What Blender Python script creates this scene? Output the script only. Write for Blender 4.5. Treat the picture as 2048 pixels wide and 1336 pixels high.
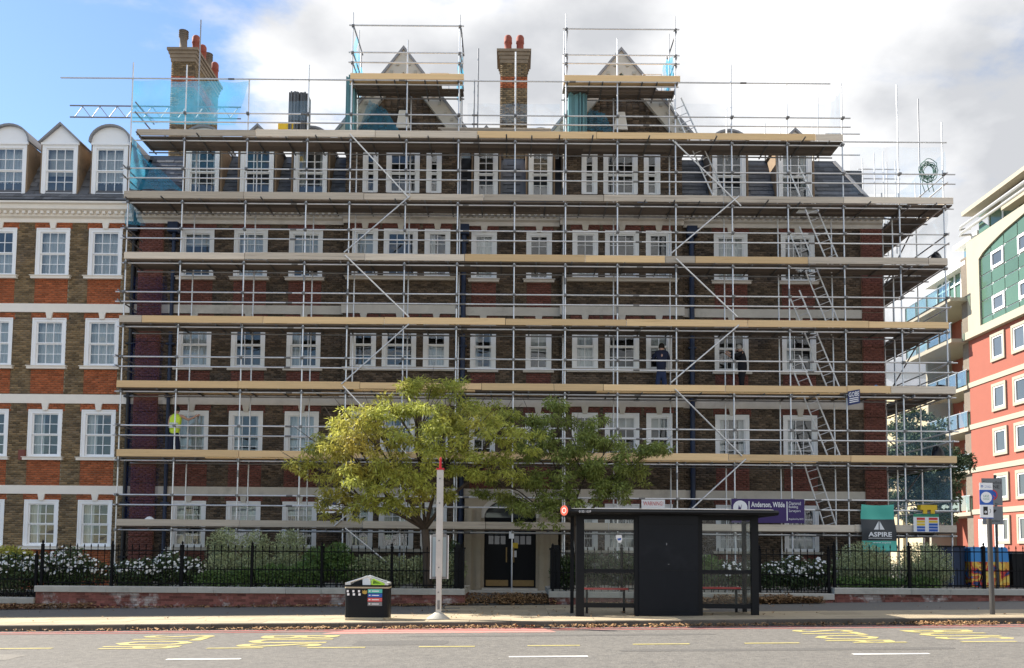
import bpy, math, random
import numpy as np
from mathutils import Vector, Matrix

random.seed(7); np.random.seed(7)
for o in list(bpy.data.objects): bpy.data.objects.remove(o)
scene = bpy.context.scene
COL = scene.collection
R = math.radians

# ------------------------------------------------------------------ camera
FPX, PPY, PITCH, ROLL, EYE = 1800.0, 973.0, R(3.96), R(0.45), 1.6
_f = Vector((0, math.cos(PITCH), math.sin(PITCH)))
_u0 = Vector((0, -math.sin(PITCH), math.cos(PITCH)))
_r0 = Vector((1, 0, 0))
_r = _r0*math.cos(ROLL) + _u0*math.sin(ROLL)
_u = -_r0*math.sin(ROLL) + _u0*math.cos(ROLL)
cam_data = bpy.data.cameras.new('camera')
cam = bpy.data.objects.new('camera', cam_data); COL.objects.link(cam)
cam.matrix_world = Matrix(((_r.x, _u.x, -_f.x, 0), (_r.y, _u.y, -_f.y, 0), (_r.z, _u.z, -_f.z, EYE), (0, 0, 0, 1)))
cam_data.sensor_width = 36; cam_data.lens = FPX/2048*36
cam_data.shift_y = (PPY-668)/2048
cam_data.clip_end = 3000; cam_data.clip_start = .1
scene.camera = cam

# ------------------------------------------------------------------ sky, sun, exposure
SUN_E, SUN_A = R(40), R(26.2)                 # elevation; angle behind the facade line, sun stands to the left
to_sun = Vector((-math.cos(SUN_E)*math.cos(SUN_A), math.cos(SUN_E)*math.sin(SUN_A), math.sin(SUN_E)))
world = bpy.data.worlds.new('World'); scene.world = world; world.use_nodes = True
wn, wl = world.node_tree.nodes, world.node_tree.links
wn.clear()
def wnode(t, **k):
    n = wn.new(t)
    for a, b in k.items(): setattr(n, a, b)
    return n
def wmath(op, a, b=None, c=None, clamp=False):
    n = wnode('ShaderNodeMath', operation=op, use_clamp=clamp)
    for i, v in enumerate((a, b, c)):
        if v is None: continue
        if isinstance(v, (int, float)): n.inputs[i].default_value = v
        else: wl.new(v, n.inputs[i])
    return n.outputs[0]
sky = wnode('ShaderNodeTexSky', sky_type='NISHITA', sun_disc=False, sun_elevation=SUN_E,
            sun_rotation=math.atan2(to_sun.x, to_sun.y), air_density=1.0, dust_density=0.1, ozone_density=3.0)
bg_sky = wnode('ShaderNodeBackground'); bg_sky.inputs[1].default_value = 0.051
wl.new(sky.outputs[0], bg_sky.inputs[0])
tc = wnode('ShaderNodeTexCoord')
sep = wnode('ShaderNodeSeparateXYZ'); wl.new(tc.outputs['Generated'], sep.inputs[0])
zz = wmath('ADD', wmath('MAXIMUM', sep.outputs[2], 0.0), 0.30)
comb = wnode('ShaderNodeCombineXYZ')
wl.new(wmath('DIVIDE', sep.outputs[0], zz), comb.inputs[0]); wl.new(wmath('DIVIDE', sep.outputs[1], zz), comb.inputs[1])
mp = wnode('ShaderNodeMapping'); mp.inputs['Location'].default_value = (4.6, 9.4, 6.0)
wl.new(comb.outputs[0], mp.inputs[0])
n1 = wnode('ShaderNodeTexNoise'); n1.inputs['Scale'].default_value = 1.25; n1.inputs['Detail'].default_value = 10
n1.inputs['Roughness'].default_value = .56; n1.inputs['Distortion'].default_value = .25
wl.new(mp.outputs[0], n1.inputs['Vector'])
n2 = wnode('ShaderNodeTexNoise'); n2.inputs['Scale'].default_value = 2.6; n2.inputs['Detail'].default_value = 8
n2.inputs['Roughness'].default_value = .5
wl.new(mp.outputs[0], n2.inputs['Vector'])
bias = wmath('MULTIPLY_ADD', wmath('MINIMUM', sep.outputs[0], .20), 0.42, 0.105)
m0 = wmath('ADD', n1.outputs['Fac'], bias)
mr = wnode('ShaderNodeMapRange', interpolation_type='SMOOTHSTEP'); wl.new(m0, mr.inputs['Value'])
mr.inputs['From Min'].default_value = .495; mr.inputs['From Max'].default_value = .585
ramp = wnode('ShaderNodeValToRGB'); wl.new(n2.outputs['Fac'], ramp.inputs[0])
ramp.color_ramp.elements[0].position = .37; ramp.color_ramp.elements[0].color = (.40, .41, .43, 1)
ramp.color_ramp.elements[1].position = .68; ramp.color_ramp.elements[1].color = (.93, .92, .91, 1)
bg_cl = wnode('ShaderNodeBackground'); bg_cl.inputs[1].default_value = .41; wl.new(ramp.outputs[0], bg_cl.inputs[0])
mixw = wnode('ShaderNodeMixShader'); wl.new(mr.outputs[0], mixw.inputs[0]); wl.new(bg_sky.outputs[0], mixw.inputs[1]); wl.new(bg_cl.outputs[0], mixw.inputs[2])
wout = wnode('ShaderNodeOutputWorld'); wl.new(mixw.outputs[0], wout.inputs[0])

sun_d = bpy.data.lights.new('sun', 'SUN'); sun_d.energy = 3.0; sun_d.angle = R(.53); sun_d.color = (1, .93, .82)
sun_o = bpy.data.objects.new('sun', sun_d); COL.objects.link(sun_o)
sun_o.rotation_euler = to_sun.to_track_quat('Z', 'Y').to_euler(); sun_o.location = (0, 0, 60)
vs = scene.view_settings
vs.view_transform = 'Standard'; vs.look = 'None'; vs.gamma = 1; vs.use_curve_mapping = False
vs.exposure = 2.05

# ------------------------------------------------------------------ pixel -> place helpers (a pixel gives a direction, Y comes from what the thing touches)
def P(px, py, Y):
    d = _f + _r*((px-1024)/FPX) + _u*((PPY-py)/FPX)
    t = Y/d.y
    return Vector((d.x*t, Y, EYE+d.z*t))
def XX(px, Y, py=700): return P(px, py, Y).x
def ZZ(py, Y, px=1024): return P(px, py, Y).z
def G(x): return .045+.0153*x            # top of the pavement: the street climbs gently to the right

# ------------------------------------------------------------------ materials
MATS = {}
def mat(name, col, rough=.8, var=.15, scale=6.0, island=0.0, metal=0.0, bump=0.0, bscale=40, stretch=(1, 1, 1), col2=None, spec=.35, c2pos=(.55, .75), trans=0):
    if name in MATS: return MATS[name]
    m = bpy.data.materials.new(name); m.use_nodes = True
    nt = m.node_tree; N, L = nt.nodes, nt.links
    b = N['Principled BSDF']
    b.inputs['Roughness'].default_value = rough; b.inputs['Metallic'].default_value = metal
    b.inputs['Specular IOR Level'].default_value = spec
    tc = N.new('ShaderNodeTexCoord'); geo = N.new('ShaderNodeNewGeometry')
    mp = N.new('ShaderNodeMapping'); mp.inputs['Scale'].default_value = stretch
    L.new(geo.outputs['Position'], mp.inputs[0])
    nz = N.new('ShaderNodeTexNoise'); nz.inputs['Scale'].default_value = scale; nz.inputs['Detail'].default_value = 6; nz.inputs['Roughness'].default_value = .65
    L.new(mp.outputs[0], nz.inputs['Vector'])
    def math_(op, a, b_):
        n = N.new('ShaderNodeMath'); n.operation = op
        for i, v in enumerate((a, b_)):
            if isinstance(v, (int, float)): n.inputs[i].default_value = v
            else: L.new(v, n.inputs[i])
        return n.outputs[0]
    f = math_('ADD', math_('MULTIPLY', math_('SUBTRACT', nz.outputs['Fac'], .5), var*3.2), 1.0)
    if island:
        oi = N.new('ShaderNodeObjectInfo')
        rnd = math_('FRACT', math_('ADD', geo.outputs['Random Per Island'], oi.outputs['Random']), 0)
        f = math_('MULTIPLY', f, math_('ADD', math_('MULTIPLY', math_('SUBTRACT', rnd, .5), island*2), 1.0))
    mx = N.new('ShaderNodeMix'); mx.data_type = 'RGBA'; mx.blend_type = 'MULTIPLY'; mx.inputs[0].default_value = 1
    mx.inputs[6].default_value = (*col, 1)
    if col2:
        nz2 = N.new('ShaderNodeTexNoise'); nz2.inputs['Scale'].default_value = scale*.37; nz2.inputs['Detail'].default_value = 7; nz2.inputs['Roughness'].default_value = .7
        L.new(mp.outputs[0], nz2.inputs['Vector'])
        mr = N.new('ShaderNodeMapRange'); mr.inputs['From Min'].default_value = c2pos[0]; mr.inputs['From Max'].default_value = c2pos[1]
        L.new(nz2.outputs['Fac'], mr.inputs['Value'])
        m2 = N.new('ShaderNodeMix'); m2.data_type = 'RGBA'; L.new(mr.outputs[0], m2.inputs[0])
        m2.inputs[6].default_value = (*col, 1); m2.inputs[7].default_value = (*col2, 1)
        L.new(m2.outputs[2], mx.inputs[6])
    cc = N.new('ShaderNodeCombineColor'); 
    for i in range(3): L.new(f, cc.inputs[i])
    L.new(cc.outputs[0], mx.inputs[7])
    L.new(mx.outputs[2], b.inputs['Base Color'])
    if bump:
        nb = N.new('ShaderNodeTexNoise'); nb.inputs['Scale'].default_value = bscale; nb.inputs['Detail'].default_value = 5
        L.new(mp.outputs[0], nb.inputs['Vector'])
        bp = N.new('ShaderNodeBump'); bp.inputs['Strength'].default_value = bump; bp.inputs['Distance'].default_value = .02
        L.new(nb.outputs['Fac'], bp.inputs['Height']); L.new(bp.outputs[0], b.inputs['Normal'])
    if trans:
        out = N['Material Output']; tr = N.new('ShaderNodeBsdfTranslucent'); L.new(mx.outputs[2], tr.inputs[0])
        ms = N.new('ShaderNodeMixShader'); ms.inputs[0].default_value = trans
        L.new(b.outputs[0], ms.inputs[1]); L.new(tr.outputs[0], ms.inputs[2]); L.new(ms.outputs[0], out.inputs[0])
    MATS[name] = m
    return m

def glass(name, tint=(1, 1, 1), refl=1.0, dirt=0.0, dirtcol=(.5, .5, .5), ior=1.5):
    if name in MATS: return MATS[name]
    m = bpy.data.materials.new(name); m.use_nodes = True
    N, L = m.node_tree.nodes, m.node_tree.links; N.clear()
    out = N.new('ShaderNodeOutputMaterial'); t = N.new('ShaderNodeBsdfTransparent'); t.inputs[0].default_value = (*tint, 1)
    g = N.new('ShaderNodeBsdfGlossy'); g.inputs['Roughness'].default_value = .02
    fr = N.new('ShaderNodeFresnel'); fr.inputs[0].default_value = ior
    mu = N.new('ShaderNodeMath'); mu.operation = 'MULTIPLY'; mu.use_clamp = True; mu.inputs[1].default_value = refl; L.new(fr.outputs[0], mu.inputs[0])
    ms = N.new('ShaderNodeMixShader'); L.new(mu.outputs[0], ms.inputs[0]); L.new(t.outputs[0], ms.inputs[1]); L.new(g.outputs[0], ms.inputs[2])
    last = ms.outputs[0]
    geo = N.new('ShaderNodeNewGeometry')
    nb = N.new('ShaderNodeTexNoise'); nb.inputs['Scale'].default_value = 2.2; nb.inputs['Detail'].default_value = 2; L.new(geo.outputs['Position'], nb.inputs['Vector'])
    bp = N.new('ShaderNodeBump'); bp.inputs['Strength'].default_value = .12; bp.inputs['Distance'].default_value = .05; L.new(nb.outputs['Fac'], bp.inputs['Height']); L.new(bp.outputs[0], g.inputs['Normal'])
    if dirt:
        d = N.new('ShaderNodeBsdfDiffuse'); d.inputs[0].default_value = (*dirtcol, 1)
        nz = N.new('ShaderNodeTexNoise'); nz.inputs['Scale'].default_value = 1.7; nz.inputs['Detail'].default_value = 8; nz.inputs['Roughness'].default_value = .7
        L.new(geo.outputs['Position'], nz.inputs['Vector'])
        mr = N.new('ShaderNodeMapRange'); mr.inputs['From Min'].default_value = .4; mr.inputs['From Max'].default_value = .8; mr.inputs['To Max'].default_value = dirt
        L.new(nz.outputs['Fac'], mr.inputs['Value'])
        m2 = N.new('ShaderNodeMixShader'); L.new(mr.outputs[0], m2.inputs[0]); L.new(last, m2.inputs[1]); L.new(d.outputs[0], m2.inputs[2]); last = m2.outputs[0]
    L.new(last, out.inputs[0]); MATS[name] = m
    return m

def netmat(name, col, dens):
    m = bpy.data.materials.new(name); m.use_nodes = True
    N, L = m.node_tree.nodes, m.node_tree.links; N.clear()
    out = N.new('ShaderNodeOutputMaterial'); t = N.new('ShaderNodeBsdfTransparent')
    d = N.new('ShaderNodeBsdfDiffuse'); d.inputs[0].default_value = (*col, 1)
    tr = N.new('ShaderNodeBsdfTranslucent'); tr.inputs[0].default_value = (*col, 1)
    a = N.new('ShaderNodeMixShader'); a.inputs[0].default_value = .55; L.new(d.outputs[0], a.inputs[1]); L.new(tr.outputs[0], a.inputs[2])
    geo = N.new('ShaderNodeNewGeometry')
    nz = N.new('ShaderNodeTexNoise'); nz.inputs['Scale'].default_value = 1.3; nz.inputs['Detail'].default_value = 4; L.new(geo.outputs['Position'], nz.inputs['Vector'])
    mr = N.new('ShaderNodeMapRange'); mr.inputs['From Min'].default_value = .3; mr.inputs['From Max'].default_value = .75
    mr.inputs['To Min'].default_value = dens*.6; mr.inputs['To Max'].default_value = dens*1.4
    L.new(nz.outputs['Fac'], mr.inputs['Value'])
    ms = N.new('ShaderNodeMixShader'); L.new(mr.outputs[0], ms.inputs[0]); L.new(t.outputs[0], ms.inputs[1]); L.new(a.outputs[0], ms.inputs[2]); L.new(ms.outputs[0], out.inputs[0])
    MATS[name] = m
    return m

M = {}
M['stock_l'] = mat('stock_brick_pale', (.215, .150, .080), .9, .26, 2.2, .42, bump=.3, col2=(.13, .10, .072), c2pos=(.5, .7))
M['stock_m'] = mat('stock_brick_dark', (.130, .094, .064), .9, .26, 1.8, .46, bump=.3, col2=(.072, .058, .050), c2pos=(.48, .68))  # darker, browner brick for the main building
M['red_l'] = mat('red_brick_pale', (.38, .112, .045), .9, .16, 3.0, .26, bump=.3)
M['red_m'] = mat('red_brick_dark', (.185, .070, .054), .9, .14, 3.0, .2, bump=.3, col2=(.14, .060, .052))
M['red_w'] = mat('garden_wall_brick', (.20, .075, .06), .9, .25, 4.0, .4, bump=.4, col2=(.40, .35, .32), c2pos=(.53, .62))
M['mortar'] = mat('lime_mortar', (.30, .26, .19), .95, .15, 8)
M['mortar_m'] = mat('dark_mortar', (.13, .112, .09), .95, .15, 8)  # darker mortar for the main building
M['mortar_r'] = mat('red_mortar', (.30, .15, .10), .95, .15, 8)
M['stone'] = mat('painted_stone', (.84, .79, .71), .8, .05, 3, bump=.1)
M['stone_m'] = mat('weathered_stone', (.62, .575, .50), .85, .12, 2.2, bump=.2, col2=(.36, .33, .28), c2pos=(.55, .8))
M['stone_door'] = mat('doorway_stone', (.44, .37, .27), .85, .14, 2.0, bump=.2, col2=(.30, .24, .18))
M['white'] = mat('white_gloss_paint', (.89, .895, .90), .4, .02, 5)
M['white_old'] = mat('white_old_paint', (.85, .85, .84), .55, .05, 4)
M['slate_l'] = mat('slate_grey', (.135, .135, .14), .6, .15, 3, .35, bump=.2)
M['slate_m'] = mat('slate_blue', (.085, .095, .115), .55, .15, 3, .3, bump=.2)
M['lead'] = mat('lead_sheet', (.26, .26, .27), .6, .1, 3)
M['cheek'] = mat('dormer_cheek', (.24, .17, .11), .85, .2, 3, col2=(.10, .09, .08))
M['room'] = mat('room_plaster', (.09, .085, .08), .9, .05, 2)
M['curtain'] = mat('net_curtain', (.72, .72, .70), .9, .08, 5, stretch=(8, 1, .6))
M['blind'] = mat('roller_blind', (.62, .60, .55), .9, .04, 3)
M['pane'] = glass('window_glass', (.93, .96, .97), 1.5)
M['pane_s'] = glass('shelter_glass', (.96, .98, .97), .5, .07, (.55, .56, .52))
M['bal_glass'] = glass('balcony_glass', (.62, .78, .72), .45)
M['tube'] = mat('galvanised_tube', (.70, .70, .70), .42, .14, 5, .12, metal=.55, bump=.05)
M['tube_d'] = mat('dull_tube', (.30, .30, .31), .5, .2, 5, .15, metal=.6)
M['coupler'] = mat('steel_coupler', (.22, .215, .21), .5, .2, 9, metal=.7)
M['new_wood'] = mat('new_pine', (.76, .53, .28), .75, .12, 3, .20, stretch=(.35, 4, 9), bump=.1, col2=(.52, .34, .16), c2pos=(.6, .72))
M['old_wood'] = mat('weathered_board', (.58, .50, .40), .85, .18, 3, .34, stretch=(.3, 4, 9), bump=.2, col2=(.30, .25, .20))
M['deck_wood'] = mat('deck_board', (.17, .138, .112), .9, .18, 3, .35, stretch=(.3, 5, 5), bump=.2, col2=(.11, .092, .08))
M['pipe_blue'] = mat('blue_downpipe', (.022, .035, .075), .45, .1, 5)
M['pipe_black'] = mat('black_downpipe', (.015, .015, .017), .45, .1, 5)
M['iron'] = mat('black_iron', (.008, .008, .009), .6, .1, 10, spec=.08)
M['black'] = mat('black_powder_coat', (.010, .011, .013), .5, .08, 5, spec=.15)
M['black_panel'] = mat('black_advert_panel', (.010, .012, .016), .22, .15, 2.5, col2=(.018, .020, .025), spec=.13)
M['asphalt'] = mat('road_asphalt', (.150, .141, .128), .9, .38, 15, bump=.8, bscale=40, col2=(.118, .112, .104), c2pos=(.42, .62))
M['tarmac'] = mat('pavement_tarmac', (.155, .145, .13), .9, .10, 40, bump=.3, bscale=80)
M['flag'] = mat('paving_flag', (.36, .295, .20), .85, .08, 4, .12, bump=.15, bscale=60)
M['kerb'] = mat('granite_kerb', (.10, .085, .068), .8, .15, 8, .2, bump=.2)
M['coping'] = mat('coping_stone', (.40, .38, .33), .85, .12, 4, .12, bump=.2, col2=(.28, .27, .23))
M['soil'] = mat('garden_soil', (.06, .045, .03), .95, .2, 6, bump=.6, bscale=20)
M['yellow_line'] = mat('yellow_road_paint', (.42, .36, .14), .7, .15, 30, col2=(.22, .20, .14), c2pos=(.52, .68))
M['white_line'] = mat('white_road_paint', (.75, .74, .70), .7, .1, 30, col2=(.4, .39, .37), c2pos=(.55, .7))
M['red_line'] = mat('red_road_paint', (.36, .105, .095), .75, .15, 12, col2=(.25, .15, .135), c2pos=(.45, .65))
M['red_patch'] = mat('worn_red_surfacing', (.42, .20, .17), .85, .12, 12, col2=(.26, .2, .18), c2pos=(.45, .65))
M['leaf_y'] = mat('yellow_green_leaf', (.40, .43, .09), .55, .25, .9, .4, col2=(.50, .42, .10), c2pos=(.50, .68), trans=.42)
M['leaf_g'] = mat('green_leaf', (.24, .29, .075), .55, .25, .9, .4, col2=(.24, .22, .05), c2pos=(.54, .72), trans=.38)
M['leaf_far'] = mat('distant_leaf', (.06, .095, .045), .6, .25, 1.2, .4, trans=.2)
M['leaf_grey'] = mat('grey_green_leaf', (.36, .40, .22), .6, .25, 2, .45, trans=.2)
M['leaf_dark'] = mat('dark_hedge_leaf', (.075, .115, .045), .5, .25, 2, .4, trans=.2)
M['leaf_mid'] = mat('bright_hedge_leaf', (.13, .215, .06), .5, .25, 2, .4, trans=.2)
M['petal'] = mat('white_petal', (.80, .80, .77), .7, .05, 10, .06, trans=.15)
M['bark'] = mat('grey_brown_bark', (.085, .065, .05), .9, .25, 9, stretch=(3, 3, .6), bump=.6, bscale=25)
M['litter'] = mat('fallen_leaf', (.25, .145, .065), .8, .2, 9, .5, col2=(.36, .25, .12))
M['coral'] = mat('coral_render', (.28, .088, .060), .85, .05, 1.5, bump=.1)
M['cream'] = mat('cream_render', (.36, .325, .25), .8, .05, 1.2)
M['green_panel'] = mat('green_spandrel_glass', (.075, .135, .092), .15, .10, .9, .15, spec=.4)
M['win_dark'] = mat('dark_window_glass', (.07, .08, .09), .06, .15, .5, .3, spec=.7)
M['steel'] = mat('brushed_steel', (.6, .6, .6), .35, .05, 5, metal=.8)
M['purple'] = mat('purple_board', (.035, .014, .11), .45, .04, 3)
M['teal'] = mat('teal_pvc', (.10, .50, .40), .5, .05, 3)
M['charcoal'] = mat('charcoal_pvc', (.055, .06, .065), .5, .05, 3)
M['sign_white'] = mat('white_sign_sheet', (.82, .82, .82), .4, .02, 5)
M['sign_blue'] = mat('blue_sign_sheet', (.02, .10, .42), .4, .02, 5)
M['sign_navy'] = mat('navy_sign_sheet', (.02, .035, .12), .45, .03, 5)
M['sign_red'] = mat('red_sign_ink', (.62, .05, .05), .45, .03, 5)
M['sign_yellow'] = mat('yellow_sign_ink', (.75, .52, .04), .45, .03, 5)
M['sign_green'] = mat('green_sign_ink', (.03, .26, .14), .45, .03, 5)
M['sign_black'] = mat('black_sign_ink', (.015, .015, .015), .5, .03, 5)
M['sign_grey'] = mat('grey_back_and_shaded_sign', (.20, .205, .21), .5, .08, 4)  # grey backs, and the zone sign's face with shade in its colour
M['hivis'] = mat('hi_vis_fabric', (.62, .80, .07), .7, .06, 8)
M['reflect'] = mat('reflective_tape', (.62, .64, .60), .4, .03, 8)
M['navy_cloth'] = mat('navy_cloth', (.018, .022, .045), .9, .2, 8, bump=.3)
M['dark_cloth'] = mat('black_cloth', (.012, .012, .015), .9, .2, 8, bump=.3)
M['jeans'] = mat('denim', (.03, .045, .10), .9, .2, 8)
M['skin'] = mat('skin', (.50, .30, .22), .6, .05, 8)
M['hair'] = mat('dark_hair', (.02, .015, .012), .8, .2, 20)
M['hair_grey'] = mat('grey_hair', (.34, .32, .29), .8, .2, 20)
M['yellow_paint'] = mat('yellow_steel_paint', (.72, .48, .03), .5, .08, 5)
M['brass'] = mat('brass_plate', (.28, .19, .08), .45, .2, 6, metal=.5)
M['terracotta'] = mat('terracotta_pot', (.28, .075, .05), .8, .2, 6, col2=(.15, .06, .05))
M['pot_grey'] = mat('sooty_pot', (.17, .14, .11), .9, .2, 6)
M['bin_trim'] = mat('bin_trim', (.42, .36, .25), .5, .05, 5)
M['bin_lid'] = mat('bin_lid', (.62, .62, .60), .35, .05, 5, metal=.4)
M['lime'] = mat('lime_plastic', (.40, .68, .06), .45, .04, 5)
M['red_seat'] = mat('red_seat', (.55, .03, .035), .4, .05, 5)
M['rope'] = mat('green_rope', (.06, .16, .10), .8, .2, 20)
M['sack'] = mat('black_polythene', (.012, .012, .014), .3, .1, 6, bump=.5, bscale=8)
M['blue_bag'] = mat('blue_polythene', (.08, .32, .62), .4, .1, 6, bump=.4, bscale=8)
M['corrug'] = mat('grey_corrugated_sheet', (.12, .125, .13), .5, .15, 4, .35, metal=.3)
M['corrug_t'] = mat('teal_corrugated_sheet', (.11, .24, .26), .5, .15, 4, .35)
M['far_white'] = mat('far_white_render', (.74, .73, .70), .9, .05, .5)
M['far_yellow'] = mat('far_yellow_brick', (.50, .42, .27), .9, .08, .8)
M['far_grey'] = mat('far_grey_roof', (.22, .23, .25), .8, .1, .6)
M['net_teal'] = netmat('teal_debris_net', (.09, .48, .74), .42)
M['net_blue'] = netmat('deep_blue_debris_net', (.02, .05, .20), .24)
M['net_faint'] = netmat('faint_debris_net', (.30, .50, .72), .13)
M['net_pale'] = netmat('pale_blue_debris_net', (.20, .40, .60), .20)
def mural():
    m = bpy.data.materials.new('painted_mural'); m.use_nodes = True
    N, L = m.node_tree.nodes, m.node_tree.links; b = N['Principled BSDF']; b.inputs['Roughness'].default_value = .5
    geo = N.new('ShaderNodeNewGeometry'); nz = N.new('ShaderNodeTexNoise'); nz.inputs['Scale'].default_value = 1.6; nz.inputs['Detail'].default_value = 1.5; nz.inputs['Distortion'].default_value = 1.2
    L.new(geo.outputs['Position'], nz.inputs['Vector'])
    cr = N.new('ShaderNodeValToRGB'); cr.color_ramp.interpolation = 'CONSTANT'; e = cr.color_ramp.elements
    e[0].color = (.02, .05, .18, 1); e[1].position = .40; e[1].color = (.55, .03, .03, 1)
    for p, c in ((.46, (.72, .36, .04, 1)), (.53, (.78, .56, .10, 1)), (.60, (.62, .12, .04, 1)), (.66, (.05, .25, .55, 1))):
        x = e.new(p); x.color = c
    L.new(nz.outputs['Fac'], cr.inputs[0]); L.new(cr.outputs[0], b.inputs['Base Color'])
    return m
M['mural'] = mural()

# ------------------------------------------------------------------ mesh helpers
class MB:
    def __init__(s): s.v, s.f, s.m = [], [], []
    def box(s, x0, x1, y0, y1, z0, z1, m=0):
        i = len(s.v)
        s.v += [(x0,y0,z0),(x1,y0,z0),(x1,y1,z0),(x0,y1,z0),(x0,y0,z1),(x1,y0,z1),(x1,y1,z1),(x0,y1,z1)]
        s.f += [(i,i+3,i+2,i+1),(i+4,i+5,i+6,i+7),(i,i+1,i+5,i+4),(i+1,i+2,i+6,i+5),(i+2,i+3,i+7,i+6),(i+3,i,i+4,i+7)]
        s.m += [m]*6; return s
    def poly(s, pts, m=0):
        i = len(s.v); s.v += [tuple(p) for p in pts]; s.f.append(tuple(range(i, i+len(pts)))); s.m.append(m); return s
    def prism(s, poly, y0, y1, m=0):                 # poly in (x, z), extruded along y
        n = len(poly); i = len(s.v)
        s.v += [(x, y0, z) for x, z in poly] + [(x, y1, z) for x, z in poly]
        s.f.append(tuple(i+k for k in range(n))); s.f.append(tuple(i+n+k for k in reversed(range(n))))
        for k in range(n):
            j = (k+1) % n; s.f.append((i+k, i+n+k, i+n+j, i+j))
        s.m += [m]*(n+2); return s
    def extr(s, pts, d, m=0):                        # polygon pts (3d) extruded by vector d
        n = len(pts); i = len(s.v); d = Vector(d)
        s.v += [tuple(p) for p in pts] + [tuple(Vector(p)+d) for p in pts]
        s.f.append(tuple(i+k for k in range(n))); s.f.append(tuple(i+n+k for k in reversed(range(n))))
        for k in range(n):
            j = (k+1) % n; s.f.append((i+k, i+n+k, i+n+j, i+j))
        s.m += [m]*(n+2); return s
    def path(s, pts, rad, n=8, m=0, cap=True):
        pts = [Vector(p) for p in pts]
        if not hasattr(rad, '__len__'): rad = [rad]*len(pts)
        base = len(s.v)
        for k, p in enumerate(pts):
            a = pts[max(k-1, 0)]; b = pts[min(k+1, len(pts)-1)]
            d = (b-a).normalized()
            h = Vector((0, 0, 1)) if abs(d.z) < .9 else Vector((1, 0, 0))
            u = d.cross(h).normalized(); w = d.cross(u)
            for q in range(n):
                t = 2*math.pi*q/n; s.v.append(tuple(p + (u*math.cos(t)+w*math.sin(t))*rad[k]))
        for k in range(len(pts)-1):
            for q in range(n):
                a = base+k*n+q; b = base+k*n+(q+1) % n
                s.f.append((a, b, b+n, a+n)); s.m.append(m)
        if cap:
            s.f.append(tuple(base+q for q in reversed(range(n)))); s.f.append(tuple(base+(len(pts)-1)*n+q for q in range(n))); s.m += [m, m]
        return s
    def tube(s, p, q, r, n=8, m=0): return s.path([p, q], r, n, m)
    def lathe(s, cx, cy, prof, n=12, m=0):
        base = len(s.v)
        for r, z in prof:
            for q in range(n):
                t = 2*math.pi*q/n; s.v.append((cx+r*math.cos(t), cy+r*math.sin(t), z))
        for k in range(len(prof)-1):
            for q in range(n):
                a = base+k*n+q; b = base+k*n+(q+1) % n; s.f.append((a, b, b+n, a+n)); s.m.append(m)
        s.f.append(tuple(base+q for q in reversed(range(n)))); s.f.append(tuple(base+(len(prof)-1)*n+q for q in range(n))); s.m += [m, m]
        return s
    def mesh(s, name, mats, smooth=False):
        me = bpy.data.meshes.new(name); me.from_pydata(s.v, [], s.f)
        if not isinstance(mats, (list, tuple)): mats = [mats]
        for m in mats: me.materials.append(m)
        if len(mats) > 1: me.polygons.foreach_set('material_index', s.m)
        if smooth: me.polygons.foreach_set('use_smooth', [True]*len(s.f))
        me.update(); return me

def quads_mesh(name, V, F, mats, mi=None):
    V = np.asarray(V, dtype=np.float32).reshape(-1, 3); F = np.asarray(F, dtype=np.int32)
    n, k = F.shape
    me = bpy.data.meshes.new(name); me.vertices.add(len(V)); me.vertices.foreach_set('co', V.ravel())
    me.loops.add(n*k); me.loops.foreach_set('vertex_index', F.ravel())
    me.polygons.add(n); me.polygons.foreach_set('loop_start', np.arange(0, n*k, k, dtype=np.int32)); me.polygons.foreach_set('loop_total', np.full(n, k, dtype=np.int32))
    for m in (mats if isinstance(mats, (list, tuple)) else [mats]): me.materials.append(m)
    if mi is not None: me.polygons.foreach_set('material_index', np.asarray(mi, dtype=np.int32))
    me.update(calc_edges=True); return me

WL = {}
def obj(name, me, parent=None, loc=(0, 0, 0), label=None, kind=None):
    o = bpy.data.objects.new(name, me); COL.objects.link(o)
    loc = Vector(loc)
    if parent is not None:
        o.parent = parent; o.location = loc - WL[parent.name]
    else: o.location = loc
    WL[o.name] = loc
    if label: o['label'] = label
    if kind: o['kind'] = kind
    return o
def thing(name, label, cat, loc=(0, 0, 0), group=None):
    o = obj(name, None, None, loc); o.empty_display_size = .2
    o['label'] = label; o['category'] = cat
    if group: o['group'] = group
    return o
def tag(o, label, cat, group=None):
    o['label'] = label; o['category'] = cat
    if group: o['group'] = group
    return o
def struct(name, me, label=None, loc=(0, 0, 0)):
    o = obj(name, me, None, loc, label, 'structure'); return o

def text_mesh(body, h, mats, bold=.0, spacing=1.0, width=None, align='LEFT', ext=.002):
    c = bpy.data.curves.new('lettering', 'FONT'); c.body = body; c.size = 1; c.extrude = 0; c.offset = bold; c.space_character = spacing
    c.resolution_u = 2
    o = bpy.data.objects.new('tmp_text', c); COL.objects.link(o)
    bpy.context.view_layer.update()
    me = bpy.data.meshes.new_from_object(o.evaluated_get(bpy.context.evaluated_depsgraph_get()))
    bpy.data.objects.remove(o); bpy.data.curves.remove(c)
    n = len(me.vertices); a = np.empty(n*3, dtype=np.float32); me.vertices.foreach_get('co', a); a = a.reshape(-1, 3)
    mn, mx = a.min(0), a.max(0)
    sc = h/(mx[1]-mn[1]); scx = sc if width is None else width/(mx[0]-mn[0])
    a[:, 0] = (a[:, 0]-mn[0])*scx; a[:, 1] = (a[:, 1]-mn[1])*sc; a[:, 2] = 0
    W = a[:, 0].max()
    if align == 'CENTER': a[:, 0] -= W/2
    me.materials.clear(); me.materials.append(mats)
    return me, a
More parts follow.
